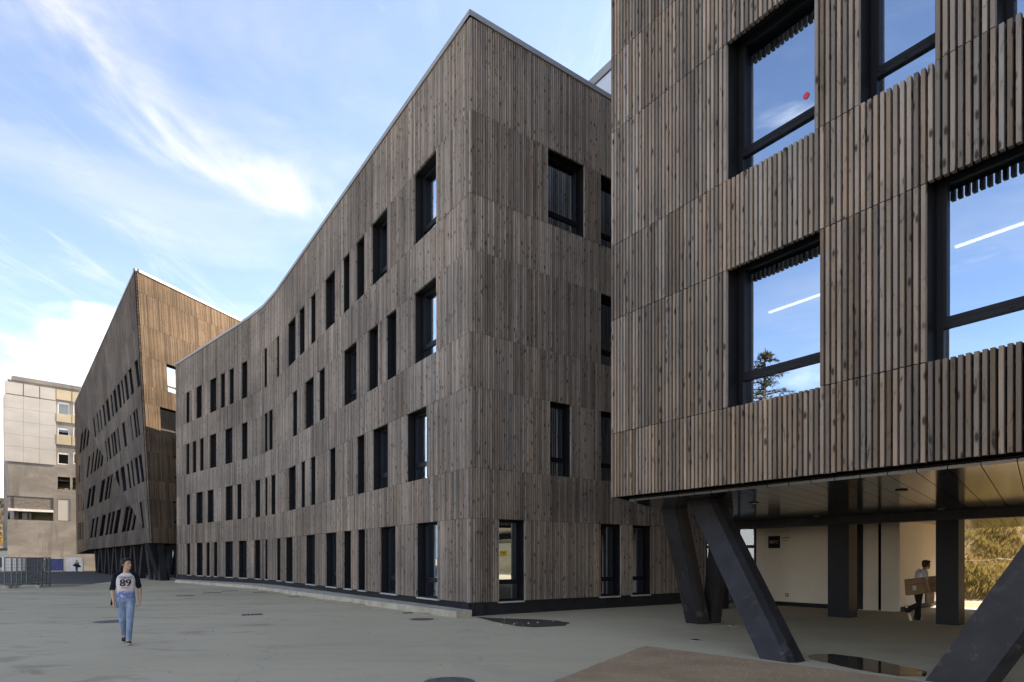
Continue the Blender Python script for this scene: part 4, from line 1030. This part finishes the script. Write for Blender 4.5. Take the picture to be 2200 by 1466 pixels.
def blades(n, smin, smax, dmax, hmin, hmax, mat, name, label):
    mb = MB()
    for _ in range(n):
        s = rr.uniform(smin, smax); d = rr.random() ** .8 * dmax + .15; p = hill_pt(s, d)
        k = max(0, noise.noise((p.x * .5, p.y * .5, 7)) + .55)
        h = rr.uniform(hmin, hmax) * (.4 + k); w = rr.uniform(.008, .022); a = rr.uniform(0, 6.28); l = V((rr.uniform(-.5, .5), rr.uniform(-.5, .5), 0)) * h
        e = V((math.cos(a), math.sin(a), 0)) * w
        mb.add([p - e, p + e, p + l * .4 + V((0, 0, h * .65)) + e * .6, p + l + V((0, 0, h))], [(0, 1, 2), (0, 2, 3)])
    tag(put(mb, name, mat), label, 'grass', kind='stuff')
blades(34000, 1.6, 3.6, 11, .05, .18, M['grass'], 'grass', 'sunlit yellow green grass covering the foot of the slope')
blades(9000, 1.4, 3.8, 14, .15, .42, M['scrub'], 'dry_scrub', 'dry brown stalks and scrub higher on the slope')
# thin rope along the slope
mb = MB(); pp = [hill_pt(1.7 + k * .1, 2.4) + V((0, 0, .75)) for k in range(16)]; mb.tube(pp, .006, 5); o = put(mb, 'rope', M['sheet']); tag(o, 'pale rope strung along the grassy slope', 'rope')
sheet('path', [(13.2, 30.5), (16.1, 23.6), (19.5, 18.6), (24, 14), (31, 21), (23.2, 27.0), (19.0, 28.2), (14.8, 36.2)], .005, granular('path_earth', (.22, .16, .11), (.31, .23, .16), 12))

# ================================================================== trees and far ridge
def leafy(name, cols): return grass_mat(name, cols)
M['bark'] = plain('bark', (.09, .07, .055), .9, 0, .3, 6)
M['cedar'] = leafy('cedar_needles', [(.02, .03, .012), (.06, .055, .016), (.03, .042, .016), (.11, .08, .025)])
M['autumn'] = leafy('autumn_leaves', [(.45, .22, .02), (.55, .30, .03), (.38, .17, .015), (.50, .34, .05)])
def cedar(loc, h, rmax, seed, label):
    rr = random.Random(seed); root = empty('cedar_tree', loc); tag(root, label, 'tree'); tk = MB(); cr = MB()
    tk.tube([(0, 0, -.2), (.1, 0, h * .3), (0, .1, h * .65), (0, 0, h)], [.38, .28, .17, .03], 10)
    for i in range(105):
        t = rr.random() ** .8; z = h * (.14 + .84 * t); L = rmax * (1.08 - t) ** .8 * rr.uniform(.7, 1.1); a = rr.uniform(0, 6.28); dv = V((math.cos(a), math.sin(a), 0)); sd = V((-dv.y, dv.x, 0))
        ends = [V((0, 0, z)), V((0, 0, z + L * .06)) + dv * L * .5, V((0, 0, z - L * .02)) + dv * L]
        tk.tube(ends, [.06, .035, .012], 5)
        for _ in range(int(150 * L / rmax) + 40):
            k = rr.uniform(.15, 1.05); lat = rr.gauss(0, .22) * L * (1.15 - k * .7); p = ends[0].lerp(ends[2], k) + sd * lat + V((0, 0, L * .07 * math.sin(k * 3.14) + rr.gauss(0, .07) - abs(lat) * .12))
            s_ = rr.uniform(.10, .24); d2 = (dv * rr.uniform(.3, 1) + sd * rr.uniform(-1, 1) + V((0, 0, rr.uniform(-.5, .3)))).normalized(); e = d2.cross(V((rr.uniform(-.4, .4), rr.uniform(-.4, .4), 1))).normalized() * s_ * .22
            cr.add([p - e, p + e, p + d2 * s_ + e * .4, p + d2 * s_ * 1.3], [(0, 1, 2), (0, 2, 3)])
    o = tk.build('trunk', M['bark'], root, True); o = cr.build('crown', M['cedar'], root)
def mirror(p): d = (V(p) - Ca).dot(nA) + .43; q = V(p) - nA * (2 * d); return q
c = mirror(V((ur(1612) * 40, 40, 0))); cedar((c.x, c.y, 0), 15.8, 4.6, 4, 'tall cedar with layered drooping branches standing across the yard')
def broadleaf(loc, h, r, seed, mat, label):
    rr = random.Random(seed); root = empty('broadleaf_tree', loc); tag(root, label, 'tree'); tk = MB(); cr = MB()
    tk.tube([(0, 0, -.3), (.1, 0, h * .25), (0, .1, h * .55), (0, 0, h * .9)], [.3, .22, .14, .03], 8)
    cl = []
    for i in range(34):
        a = rr.uniform(0, 6.28); z = h * rr.uniform(.3, .95); q = r * (1 - abs(z / h - .55) * 1.3) * rr.uniform(.3, 1); c = V((math.cos(a) * q, math.sin(a) * q, z)); cl.append(c)
        tk.tube([(0, 0, z * .75), tuple(c)], [.06, .015], 5)
    for c in cl:
        for _ in range(150):
            p = c + V((rr.gauss(0, .5), rr.gauss(0, .5), rr.gauss(0, .4))) * r * .32; s_ = rr.uniform(.08, .17); n = V((rr.gauss(0, 1), rr.gauss(0, 1), rr.gauss(0, 1))).normalized(); e = n.orthogonal().normalized(); f = n.cross(e)
            cr.add([p - e * s_, p + f * s_ * .6, p + e * s_, p - f * s_ * .6], [(0, 1, 2, 3)])
    tk.build('trunk', M['bark'], root, True); cr.build('crown', mat, root)
broadleaf((-91, 107, -.22), 13.0, 4.5, 3, M['autumn'], 'golden autumn tree beside the old concrete block')
broadleaf((-97, 112, -.22), 11.0, 4.0, 9, M['autumn'], 'smaller golden autumn tree further past the concrete block')
def shed():
    root = empty('site_shed', (-84, 100, -.22)); tag(root, 'low grey site shed beneath the golden trees', 'shed'); m_ = MB(); m_.box((-84.2, 100, 1.4), (9.5, 4, 3.2)); put(m_, 'wall', M['panel_white'], root); m_ = MB(); m_.box((-84.2, 100, 3.2), (10, 4.6, .35)); put(m_, 'roof', M['interior'], root); m_ = MB(); m_.box((-82, 97.96, 1.1), (3.0, .1, 1.6)); put(m_, 'shutter', M['interior'], root)
shed()
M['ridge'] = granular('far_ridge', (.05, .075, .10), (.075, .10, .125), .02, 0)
mb = MB(); n = 120; pr = None
for i in range(n + 1):
    a = R(180 * i / n) + 0; x, y = math.cos(a) * 3300, math.sin(a) * 3300; hgt = 330 + 170 * noise.noise((i * .11, 0, 2)) + 40 * noise.noise((i * .5, 3, 2)); cur = (x, y, hgt)
    if pr: mb.quad((pr[0] * .8, pr[1] * .8, -5), (x * .8, y * .8, -5), cur, pr); 
    pr = cur
tag(put(mb, 'mountain_ridge', M['ridge'], smooth=True), kind='structure')

# ================================================================== people
def skinmat(name, col):
    m, nt, b, out = new_mat(name); g_ = NG(nt); n = g_.noise(g_.pos((1, 1, 1), obj=True), 30, 4, .6)
    g_.L(g_.mix(g_.rng(n, .3, .7), tuple(k * .9 for k in col), col), b.inputs['Base Color']); b.inputs['Roughness'].default_value = .55; b.inputs['Subsurface Weight'].default_value = .08; return m
M['skin'] = skinmat('skin', (.50, .30, .21)); M['skin2'] = skinmat('skin_tan', (.34, .19, .13))
def cloth(name, a, b_, scale=25, rough=.85):
    m, nt, b, out = new_mat(name); g_ = NG(nt); n = g_.noise(g_.pos((1, 1, .6), obj=True), scale, 4, .6); n2 = g_.noise(g_.pos((1, 1, .5), obj=True), 5, 3, .5)
    c = g_.mix(g_.rng(n, .3, .7), a, b_); c = g_.mix(g_.m('MULTIPLY', g_.rng(n2, .4, .7), .35), c, tuple(k * .65 for k in a)); g_.L(c, b.inputs['Base Color']); b.inputs['Roughness'].default_value = rough; b.inputs['Specular IOR Level'].default_value = .15
    g_.L(g_.bump(n2, .5, .02), b.inputs['Normal']); return m
M['hair'] = cloth('dark_hair', (.014, .010, .008), (.03, .02, .014), 60, .5); M['hair2'] = cloth('brown_hair', (.03, .014, .010), (.06, .03, .02), 60, .5)
M['navy_cloth'] = cloth('navy_jersey', (.006, .008, .016), (.012, .014, .024)); M['denim'] = cloth('washed_denim', (.15, .23, .36), (.27, .36, .50), 14); M['denim2'] = cloth('blue_denim', (.04, .075, .16), (.07, .12, .22))
M['black_cloth'] = cloth('black_cloth', (.010, .010, .012), (.018, .018, .02)); M['tee'] = cloth('grey_white_tee', (.42, .41, .42), (.5, .49, .5)); M['beige'] = cloth('cream_coat', (.34, .30, .23), (.42, .37, .29)); M['grey_cloth'] = cloth('grey_jersey', (.16, .16, .16), (.22, .21, .2))
M['shoe'] = plain('black_shoe', (.012, .012, .013), .6); M['sole'] = plain('white_sole', (.6, .58, .54), .6); M['pale_shoe'] = plain('pale_shoe', (.50, .44, .34), .7)
def print_tee():
    m, nt, b, out = new_mat('printed_tee'); g_ = NG(nt); s = g_.sep(g_.pos(obj=True)); P = g_.pos((18, 18, 14), rot=(0, .6, 0), obj=True); n = g_.noise(P, 1, 5, .65, .8)
    k = g_.rng(g_.m('ADD', s[2], g_.m('MULTIPLY', g_.m('SUBTRACT', n, .5), .22)), 1.13, 1.01); c = g_.mix(k, (.58, .56, .58), (.10, .18, .40)); k2 = g_.m('MULTIPLY', g_.rng(n, .52, .62), k); c = g_.mix(g_.m('MULTIPLY', k2, .75), c, (.55, .60, .70)); c = g_.mix(g_.m('MULTIPLY', g_.rng(n, .40, .30), k), c, (.025, .045, .12))
    g_.L(c, b.inputs['Base Color']); b.inputs['Roughness'].default_value = .85; b.inputs['Specular IOR Level'].default_value = .15; return m
M['print'] = print_tee()
def remesh(mb, name, mat, voxel, parent, smooth_it=3):
    me = mb.mesh(name, mat); tmp = bpy.data.objects.new(name + '_tmp', me); COL.objects.link(tmp)
    md = tmp.modifiers.new('r', 'REMESH'); md.mode = 'VOXEL'; md.voxel_size = voxel; md.use_smooth_shade = True
    sm = tmp.modifiers.new('s', 'SMOOTH'); sm.factor = .5; sm.iterations = smooth_it
    dg = bpy.context.evaluated_depsgraph_get(); res = bpy.data.meshes.new_from_object(tmp.evaluated_get(dg)); bpy.data.objects.remove(tmp)
    res.materials.clear(); res.materials.append(mat); res.polygons.foreach_set('use_smooth', [True] * len(res.polygons)); res.name = name
    o = bpy.data.objects.new(name, res); COL.objects.link(o); o.parent = parent; return o
def ell(mb, c, r, rot=None, seg=14, rings=9):
    c = V(c); b0 = len(mb.v)
    for i in range(rings + 1):
        th = math.pi * i / rings
        for j in range(seg):
            ph = 2 * math.pi * j / seg; p = V((math.sin(th) * math.cos(ph) * r[0], math.sin(th) * math.sin(ph) * r[1], math.cos(th) * r[2])); p = rot @ p if rot else p; mb.v.append(tuple(c + p))
    for i in range(rings):
        for j in range(seg):
            a = b0 + i * seg + j; b = b0 + i * seg + (j + 1) % seg; mb.f.append((a, a + seg, b + seg, b)); mb.mi.append(0)
def limb(mb, pts, rad, seg=12):
    """tapered tube with rounded joints"""
    P = [V(p) for p in pts]; fine, rr_ = [], []
    for i in range(len(P) - 1):
        for k in range(5): t_ = k / 5; fine.append(P[i].lerp(P[i + 1], t_)); rr_.append(rad[i] * (1 - t_) + rad[i + 1] * t_)
    fine.append(P[-1]); rr_.append(rad[-1]); mb.tube(fine, rr_, seg)
    for p, r in zip(P, rad): ell(mb, p, (r * .99, r * .99, r * .99))
def head_parts(mb, c, rot, s=1.0):
    """skull, jaw, nose, brow, ears; c = centre of the head, face towards -y before rotation"""
    def A_(p): return V(c) + rot @ (V(p) * s)
    ell(mb, A_((0, .012, .03)), (.074 * s, .092 * s, .088 * s), rot); ell(mb, A_((0, -.022, -.035)), (.058 * s, .066 * s, .078 * s), rot); ell(mb, A_((0, -.062, -.085)), (.030 * s, .026 * s, .024 * s), rot)
    ell(mb, A_((0, -.086, -.012)), (.012 * s, .022 * s, .026 * s), rot); ell(mb, A_((0, -.099, -.024)), (.015 * s, .015 * s, .012 * s), rot); ell(mb, A_((0, -.073, .022)), (.052 * s, .016 * s, .011 * s), rot)
    ell(mb, A_((0, -.080, -.060)), (.024 * s, .012 * s, .010 * s), rot)
    for k in (-1, 1): ell(mb, A_((k * .076, .012, -.005)), (.011 * s, .020 * s, .032 * s), rot); ell(mb, A_((k * .040, -.055, -.022)), (.022 * s, .02 * s, .02 * s), rot)
def hand(mb, w, d, pal, curl, s=1.0, thumb=1):
    """palm and five bent fingers; w wrist, d pointing direction, pal palm-side direction"""
    d = V(d).normalized(); pal = V(pal); pal = (pal - d * pal.dot(d)).normalized(); sd = d.cross(pal)
    w = V(w); ell(mb, w + d * .045 * s, (.036 * s, .036 * s, .048 * s), Matrix((sd, pal, d)).transposed() @ Matrix.Diagonal((1, .55, 1)))
    for i, (o_, L) in enumerate(((-.027, .068), (-.009, .078), (.009, .073), (.026, .058))):
        b0 = w + d * .080 * s + sd * o_ * s; pts = [w + d * .05 * s + sd * o_ * .9 * s, b0]; dr = d.copy()
        for k in range(3): dr = (dr * math.cos(curl) + pal * math.sin(curl)).normalized(); b0 = b0 + dr * L * s / 3; pts.append(b0)
        mb.tube(pts, [.011 * s, .0105 * s, .010 * s, .009 * s, .007 * s], 7)
    b0 = w + d * .022 * s + sd * thumb * .030 * s; t1 = b0 + (d * .6 + sd * thumb * .55 + pal * .45).normalized() * .036 * s; t2 = t1 + (d * .85 + pal * .5).normalized() * .032 * s; mb.tube([b0, t1, t2], [.014 * s, .012 * s, .009 * s], 7)
def torso(mb, rows):
    b0 = len(mb.v); seg = 18
    for (c, rx, ry, rz) in rows:
        ca, sa = math.cos(rz), math.sin(rz)
        for j in range(seg):
            a = 2 * math.pi * j / seg; x = math.copysign(abs(math.cos(a)) ** .85, math.cos(a)) * rx; y = math.copysign(abs(math.sin(a)) ** .85, math.sin(a)) * ry
            mb.v.append((c[0] + x * ca - y * sa, c[1] + x * sa + y * ca, c[2]))
    for i in range(len(rows) - 1):
        for j in range(seg): a = b0 + i * seg + j; b = b0 + i * seg + (j + 1) % seg; mb.f.append((a, b, b + seg, a + seg)); mb.mi.append(0)
    mb.f.append(tuple(b0 + k for k in range(seg - 1, -1, -1))); mb.f.append(tuple(b0 + (len(rows) - 1) * seg + k for k in range(seg))); mb.mi += [0, 0]
def shoe(mb, ank, toe, s=1.0):
    a, t_ = V(ank), V(toe); d = (t_ - a); d.z = 0; d.normalize(); f0 = V((a.x, a.y, 0)) - d * .05 * s
    base_z = min(a.z - .075, t_.z); pitch = (t_.z - (a.z - .075)) / max(.01, (V((t_.x, t_.y, 0)) - V((a.x, a.y, 0))).length)
    pts, rad = [], []
    for k, (l, h, w) in enumerate(((-.055, .045, .034), (0, .055, .042), (.06, .050, .043), (.12, .038, .046), (.17, .030, .043), (.205, .024, .028))):
        p = V((a.x, a.y, a.z - .075 + h * .55 + .01)) + d * l * s + V((0, 0, pitch * l)); pts.append(p); rad.append((w * s, h * s * .62))
    mb.tube(pts, rad, 12)
def figure(name, label, loc, rz, J, fit, vox=.009):
    """J: joints; fit: clothing colours. One continuous body, clothing and hair as its children"""
    root = empty(name, loc, rz); tag(root, label, 'person'); b = MB(); tw = J.get('twist', 0)
    pel, ch, nk = V(J['pelvis']), V(J['chest']), V(J['neck']); hc = V(J['head']); hrot = J['hrot']
    rows = [(pel + V((0, 0, -.09)), .10, .085, 0), (pel, .155, .105, 0), (pel.lerp(ch, .4), .135, .095, tw * .3), (pel.lerp(ch, .75), .155, .105, tw * .7), (ch, .165, .11, tw), (ch + V((0, 0, .08)), .15, .09, tw), (ch.lerp(nk, .75), .08, .065, tw)]
    torso(b, rows); limb(b, [ch.lerp(nk, .5), nk, hc + V((0, .01, -.04))], [.07, .056, .054]); head_parts(b, hc, hrot)
    for k in ('L', 'R'):
        limb(b, [J['hip' + k], J['knee' + k], J['ankle' + k]], [.078, .052, .038]); limb(b, [J['ankle' + k], V(J['ankle' + k]).lerp(V(J['toe' + k]), .6)], [.035, .03])
        limb(b, [V(J['sh' + k]), J['el' + k], J['wr' + k]], [.052, .041, .027]); hand(b, J['wr' + k], V(J['hd' + k]), V(J['pal' + k]), J.get('curl' + k, .35), 1.0, J.get('th' + k, 1))
    body = remesh(b, 'body', fit['skin'], vox * .8, root, 2)
    # trousers
    c = MB(); torso(c, [(pel + V((0, 0, -.10)), .115, .10, 0), (pel + V((0, 0, -.02)), .172, .122, 0), (pel + V((0, 0, .07)), .158, .115, 0)])
    for k in ('L', 'R'):
        an = V(J['ankle' + k]); kn = V(J['knee' + k]); limb(c, [V(J['hip' + k]), kn, an.lerp(kn, -.04)], [.092, .062, fit.get('cuff', .050)])
    remesh(c, 'trousers', fit['legs'], vox, root, 2)
    # top
    c = MB(); hem = fit.get('hem', .0)
    rows = [(pel + V((0, 0, hem)), .172, .128, 0), (pel.lerp(ch, .4), .158, .118, tw * .3), (pel.lerp(ch, .75), .170, .122, tw * .7), (ch, .170, .122, tw), (ch + V((0, 0, .08)), .155, .102, tw), (ch.lerp(nk, .80), .088, .078, tw)]
    torso(c, rows)
    sl_ = MB()
    for k in ('L', 'R'):
        sh, el, wr = V(J['sh' + k]), V(J['el' + k]), V(J['wr' + k]); tl = fit['sleeve' + k] if 'sleeve' + k in fit else fit['sleeve']
        pts = [ch.lerp(sh, .62) + V((0, 0, .06)), sh, sh.lerp(el, min(1, tl))]; rd = [.066, .062, .053]
        if tl > 1: pts.append(el.lerp(wr, tl - 1)); rd.append(.046)
        limb(sl_ if fit.get('sleeves') else c, pts, rd)
    remesh(c, 'shirt', fit['top'], vox, root, 2)
    if fit.get('sleeves'): remesh(sl_, 'sleeves', fit['sleeves'], vox, root, 2)
    # shoes
    for k in ('L', 'R'):
        c = MB(); shoe(c, J['ankle' + k], J['toe' + k]); so = remesh(c, 'shoe', fit['shoe'], .007, root, 2)
        if fit.get('sole'):
            c = MB(); a = V(J['ankle' + k]); t_ = V(J['toe' + k]); d = (t_ - a); d.z = 0; d.normalize(); pt = (t_.z - (a.z - .075)) / max(.01, V((t_.x - a.x, t_.y - a.y, 0)).length)
            pts = [V((a.x, a.y, a.z - .068)) + d * l + V((0, 0, pt * l)) for l in (-.062, 0, .07, .15, .212)]; c.tube(pts, [(.033, .012), (.043, .013), (.046, .013), (.047, .013), (.024, .012)], 12); o = c.build('sole', fit['sole'], root, True)
    # hair
    c = MB(); HS = fit.get('hair_s', 1.0)
    def A_(p): return hc + hrot @ V(p)
    ell(c, A_((0, .028, .052)), (.084 * HS, .092 * HS, .078 * HS), hrot); ell(c, A_((0, .062, .0)), (.070 * HS, .050 * HS, .075 * HS), hrot); ell(c, A_((0, -.035, .098)), (.062 * HS, .048 * HS, .030 * HS), hrot)
    for k in (-1, 1): ell(c, A_((k * .070, .015, .035)), (.016 * HS, .04 * HS, .05 * HS), hrot)
    rr = random.Random(2)
    for _ in range(26): ell(c, A_((rr.uniform(-.06, .06), rr.uniform(-.05, .08), rr.uniform(.095, .118))), (.018, .022, .014 * HS), hrot, 8, 6)
    remesh(c, 'hair', fit['hair'], .006, root, 1)
    # eyes, brows, lips
    c = MB()
    for k in (-1, 1): ell(c, A_((k * .030, -.080, .004)), (.011, .005, .0045), hrot, 8, 6); ell(c, A_((k * .031, -.0865, .024)), (.020, .006, .005), hrot, 8, 6)
    c.build('eyes_and_brows', M['hair'], root, True); c = MB(); ell(c, A_((0, -.0905, -.060)), (.020, .005, .006), hrot, 8, 6); c.build('lips', M['lips'], root, True)
    return root
M['lips'] = plain('lips', (.38, .15, .13), .5)
EZ = lambda a, tilt=0: Matrix.Rotation(a, 3, 'Z') @ Matrix.Rotation(tilt, 3, 'X')
# ---- the walking man (faces the viewer, looks to his left)
pos = on_ground(270, 1383)
JM = dict(pelvis=(0, 0, .955), chest=(.0, -.01, 1.31), neck=(.01, -.02, 1.485), head=(.02, -.045, 1.625), hrot=EZ(R(42), R(-4)), twist=-.06,
 hipL=(.088, 0, .91), kneeL=(.078, -.13, .50), ankleL=(.055, -.24, .095), toeL=(.065, -.42, .035),
 hipR=(-.088, 0, .91), kneeR=(-.060, .02, .49), ankleR=(-.030, .26, .155), toeR=(-.035, .10, .03),
 shR=(-.168, .0, 1.40), elR=(-.232, .06, 1.12), wrR=(-.205, -.05, .875), hdR=(.02, -.25, -1), palR=(1, .1, 0), curlR=.45, thR=-1,
 shL=(.170, .0, 1.40), elL=(.245, .05, 1.12), wrL=(.248, .02, .865), hdL=(-.02, -.1, -1), palL=(-1, .1, 0), curlL=.7, thL=1)
man = figure('person', 'man in raglan shirt printed TOKYO 89 and pale jeans walking across the yard', pos, R(31), JM,
 dict(skin=M['skin'], legs=M['denim'], top=M['print'], sleeves=M['navy_cloth'], sleeveR=1.02, sleeveL=.82, shoe=M['shoe'], sole=M['sole'], hair=M['hair'], hem=-.02))
# writing on the shirt, laid over the chest
def shirt_text(body, size, z, mat, bold=0):
    me = text_mesh(body, size, mat, 'lettering', .001)
    for v in me.vertices: x, y = v.co.x, v.co.y; k = min(1, abs(x) / .18); v.co = V((x, -.148 + .095 * k * k + (.012 if z < 1.2 else .0) + (z + y > 1.36) * (z + y - 1.36) * .55 - v.co.z * .5, z + y))
    o = bpy.data.objects.new('lettering', me); COL.objects.link(o); o.parent = man; return o
M['ink'] = plain('black_ink', (.012, .012, .016), .8)
shirt_text('TOKYO', .068, 1.355, M['ink']); o = shirt_text('TOKYO', .068, 1.355, M['ink']); o.location.x = .003; t89 = shirt_text('89', .205, 1.245, M['ink'])
for dx in (-.006, .006): o = shirt_text('89', .205, 1.245, M['ink']); o.location.x = dx
c = MB(); c.box((.0, -.145, 1.148), (.15, .006, .013)); c.build('red_line', M['red'], man)
c = MB(); c.tube([(-.20, .10, 1.02), (-.235, .09, .92), (-.25, .075, .79)], [(.022, .012), (.02, .01), (.018, .01)], 8); c.build('strap', M['black_cloth'], man)
c = MB(); hc = V(JM['head']); e_ = hc + JM['hrot'] @ V((-.088, .005, -.012)); ell(c, e_, (.010, .010, .012)); c.build('earphone', M['shoe'], man)
# ---- carrying a flat cardboard box under the raised block (faces +x)
pos = on_ground(1973, 1333)
JB = dict(pelvis=(0, 0, .93), chest=(.0, -.10, 1.27), neck=(0, -.17, 1.43), head=(0, -.235, 1.565), hrot=EZ(0, R(6)), twist=.1,
 hipL=(.085, 0, .89), kneeL=(.08, -.06, .48), ankleL=(.07, -.02, .085), toeL=(.075, -.2, .02),
 hipR=(-.085, 0, .89), kneeR=(-.08, .04, .47), ankleR=(-.075, .34, .30), toeR=(-.075, .30, .10),
 shR=(-.175, -.08, 1.37), elR=(-.27, -.06, 1.10), wrR=(-.27, -.14, .86), hdR=(.12, -.35, -.9), palR=(1, 0, .2), curlR=.5, thR=-1,
 shL=(.175, -.10, 1.37), elL=(.24, -.10, 1.11), wrL=(.22, -.36, 1.0), hdL=(-.2, -.9, -.3), palL=(-.6, 0, -1), curlL=.6, thL=1)
figure('person', 'dark haired person in pale tee and black trousers carrying a flat cardboard box', pos, R(90), JB,
 dict(skin=M['skin2'], legs=M['black_cloth'], top=M['tee'], sleeve=.72, shoe=M['pale_shoe'], hair=M['hair2'], hair_s=1.16, cuff=.085, hem=-.05))
M['card'] = plain('cardboard', (.24, .155, .09), .8, 0, .12, 4)
bx = empty('cardboard_box', pos + V((.03, -.215, 1.0)), 0); tag(bx, 'large flat cardboard box held under the arm', 'box'); bx.rotation_euler = (R(4), R(-7), R(2))
c = MB(); c.box((0, 0, 0), (1.06, .10, .44)); c.box((0, -.0505, .075), (1.06, .001, .012), 1); c.build('carton', [M['card'], M['bark']], bx); c = MB(); c.box((-.33, -.052, -.03), (.10, .002, .13)); c.build('paper_label', M['tee'], bx); c = MB(); c.box((.20, -.052, .02), (.20, .002, .025)); c.box((.17, -.052, -.03), (.12, .002, .02)); c.build('print', M['bark'], bx)
bag = empty('paper_bag', pos + V((.42, .16, .70)), .3); tag(bag, 'crumpled pale paper bag carried in front of the box', 'bag'); c = MB(); torso(c, [((0, 0, -.22), .14, .07, 0), ((.01, 0, -.05), .16, .085, .1), ((0, 0, .1), .15, .06, -.1), ((.02, 0, .2), .16, .02, .1)]); c.build('sack', plain('paper', (.45, .33, .24), .8, 0, .2, 8), bag, True)
# ---- two people at the far end of the road
def far_fig(px, py, rz, label, fit, side):
    p = on_ground(px, py)
    J = dict(pelvis=(0, 0, .95), chest=(0, -.02, 1.31), neck=(0, -.03, 1.48), head=(0, -.05, 1.61), hrot=EZ(0), hipL=(.088, 0, .91), kneeL=(.08, -.12, .5), ankleL=(.07, -.2, .09), toeL=(.07, -.38, .03), hipR=(-.088, 0, .91), kneeR=(-.08, .03, .49), ankleR=(-.07, .26, .15), toeR=(-.07, .1, .03),
      shR=(-.18, 0, 1.4), elR=(-.23, -.03, 1.12), wrR=(-.10, -.20, 1.10 if side else 1.0), hdR=(.5, -.5, .2), palR=(0, 1, 0), shL=(.18, 0, 1.4), elL=(.23, .0, 1.12), wrL=(.12, -.22, 1.16 if side else .98), hdL=(-.5, -.4, .3), palL=(0, 1, 0))
    return p, figure('person', label, p, rz, J, fit, .014)
p, _ = far_fig(95, 1235, R(60), 'distant walker in a cream coat and jeans in front of the blue gates', dict(skin=M['skin2'], legs=M['denim2'], top=M['beige'], sleeve=1.8, shoe=M['sole'], hair=M['hair2'], hem=-.22), 1)
p, _ = far_fig(165, 1232, R(20), 'distant walker in grey top and jeans holding a dark bag by white hoarding', dict(skin=M['skin'], legs=M['denim2'], top=M['grey_cloth'], sleeve=1.7, shoe=M['shoe'], hair=M['hair'], hem=-.03), 0)
c = MB(); c.tube([(-.34, -.24, 1.06), (-.1, -.30, 1.08), (.15, -.30, 1.02), (.40, -.22, .90), (.52, -.18, .86)], [(.05, .09), (.13, .17), (.13, .17), (.10, .13), (.03, .05)], 12); bg_ = c.build('holdall', M['black_cloth'], None, True); bg_.location = p; bg_.rotation_euler = (0, 0, R(20)); tag(bg_, 'dark soft holdall held in front by the distant walker', 'bag')

# ================================================================== small litter on the yard
M['leaf'] = grass_mat('fallen_leaves', [(.20, .11, .03), (.28, .18, .06), (.12, .07, .03)])
mb = MB(); rr = random.Random(21)
for _ in range(420):
    if rr.random() < .45: t_ = rr.random(); p = ks[0].lerp(ks[1], t_) + V((-.15 - rr.random() * .5, -.15 - rr.random() * .6))
    else: p = V((rr.uniform(-14, 3), rr.uniform(6, 26)))
    s_ = rr.uniform(.012, .035); a = rr.uniform(0, 6.28); e = V((math.cos(a), math.sin(a), 0)) * s_; f = V((-e.y, e.x, 0)) * .5; q = V((p.x, p.y, gz(p.y) + .008))
    mb.add([q - e, q + f + V((0, 0, .008)), q + e + V((0, 0, .004)), q - f], [(0, 1, 2), (0, 2, 3)])
tag(put(mb, 'fallen_leaves', M['leaf']), 'small dry leaves scattered over the yard and along the kerb', 'leaves', kind='stuff')
mb = MB()
for _ in range(1500):                                     # weeds where the kerb meets the yard
    i = rr.choice((0, 0, 1)); p = ks[i].lerp(ks[i + 1], rr.random()) + V((-.02 - rr.random() * .03, -.02 - rr.random() * .03))
    if noise.noise((p.x * .9, p.y * .9, 1)) < .08: continue
    h = rr.uniform(.02, .07); e = V((rr.uniform(-1, 1), rr.uniform(-1, 1), 0)) * .008; q = V((p.x, p.y, gz(p.y))); mb.add([q - e, q + e, q + V((rr.uniform(-.03, .03), rr.uniform(-.03, .03), h))], [(0, 1, 2)])
tag(put(mb, 'weeds', M['grass']), 'thin weeds along the foot of the kerb', 'weeds', kind='stuff')
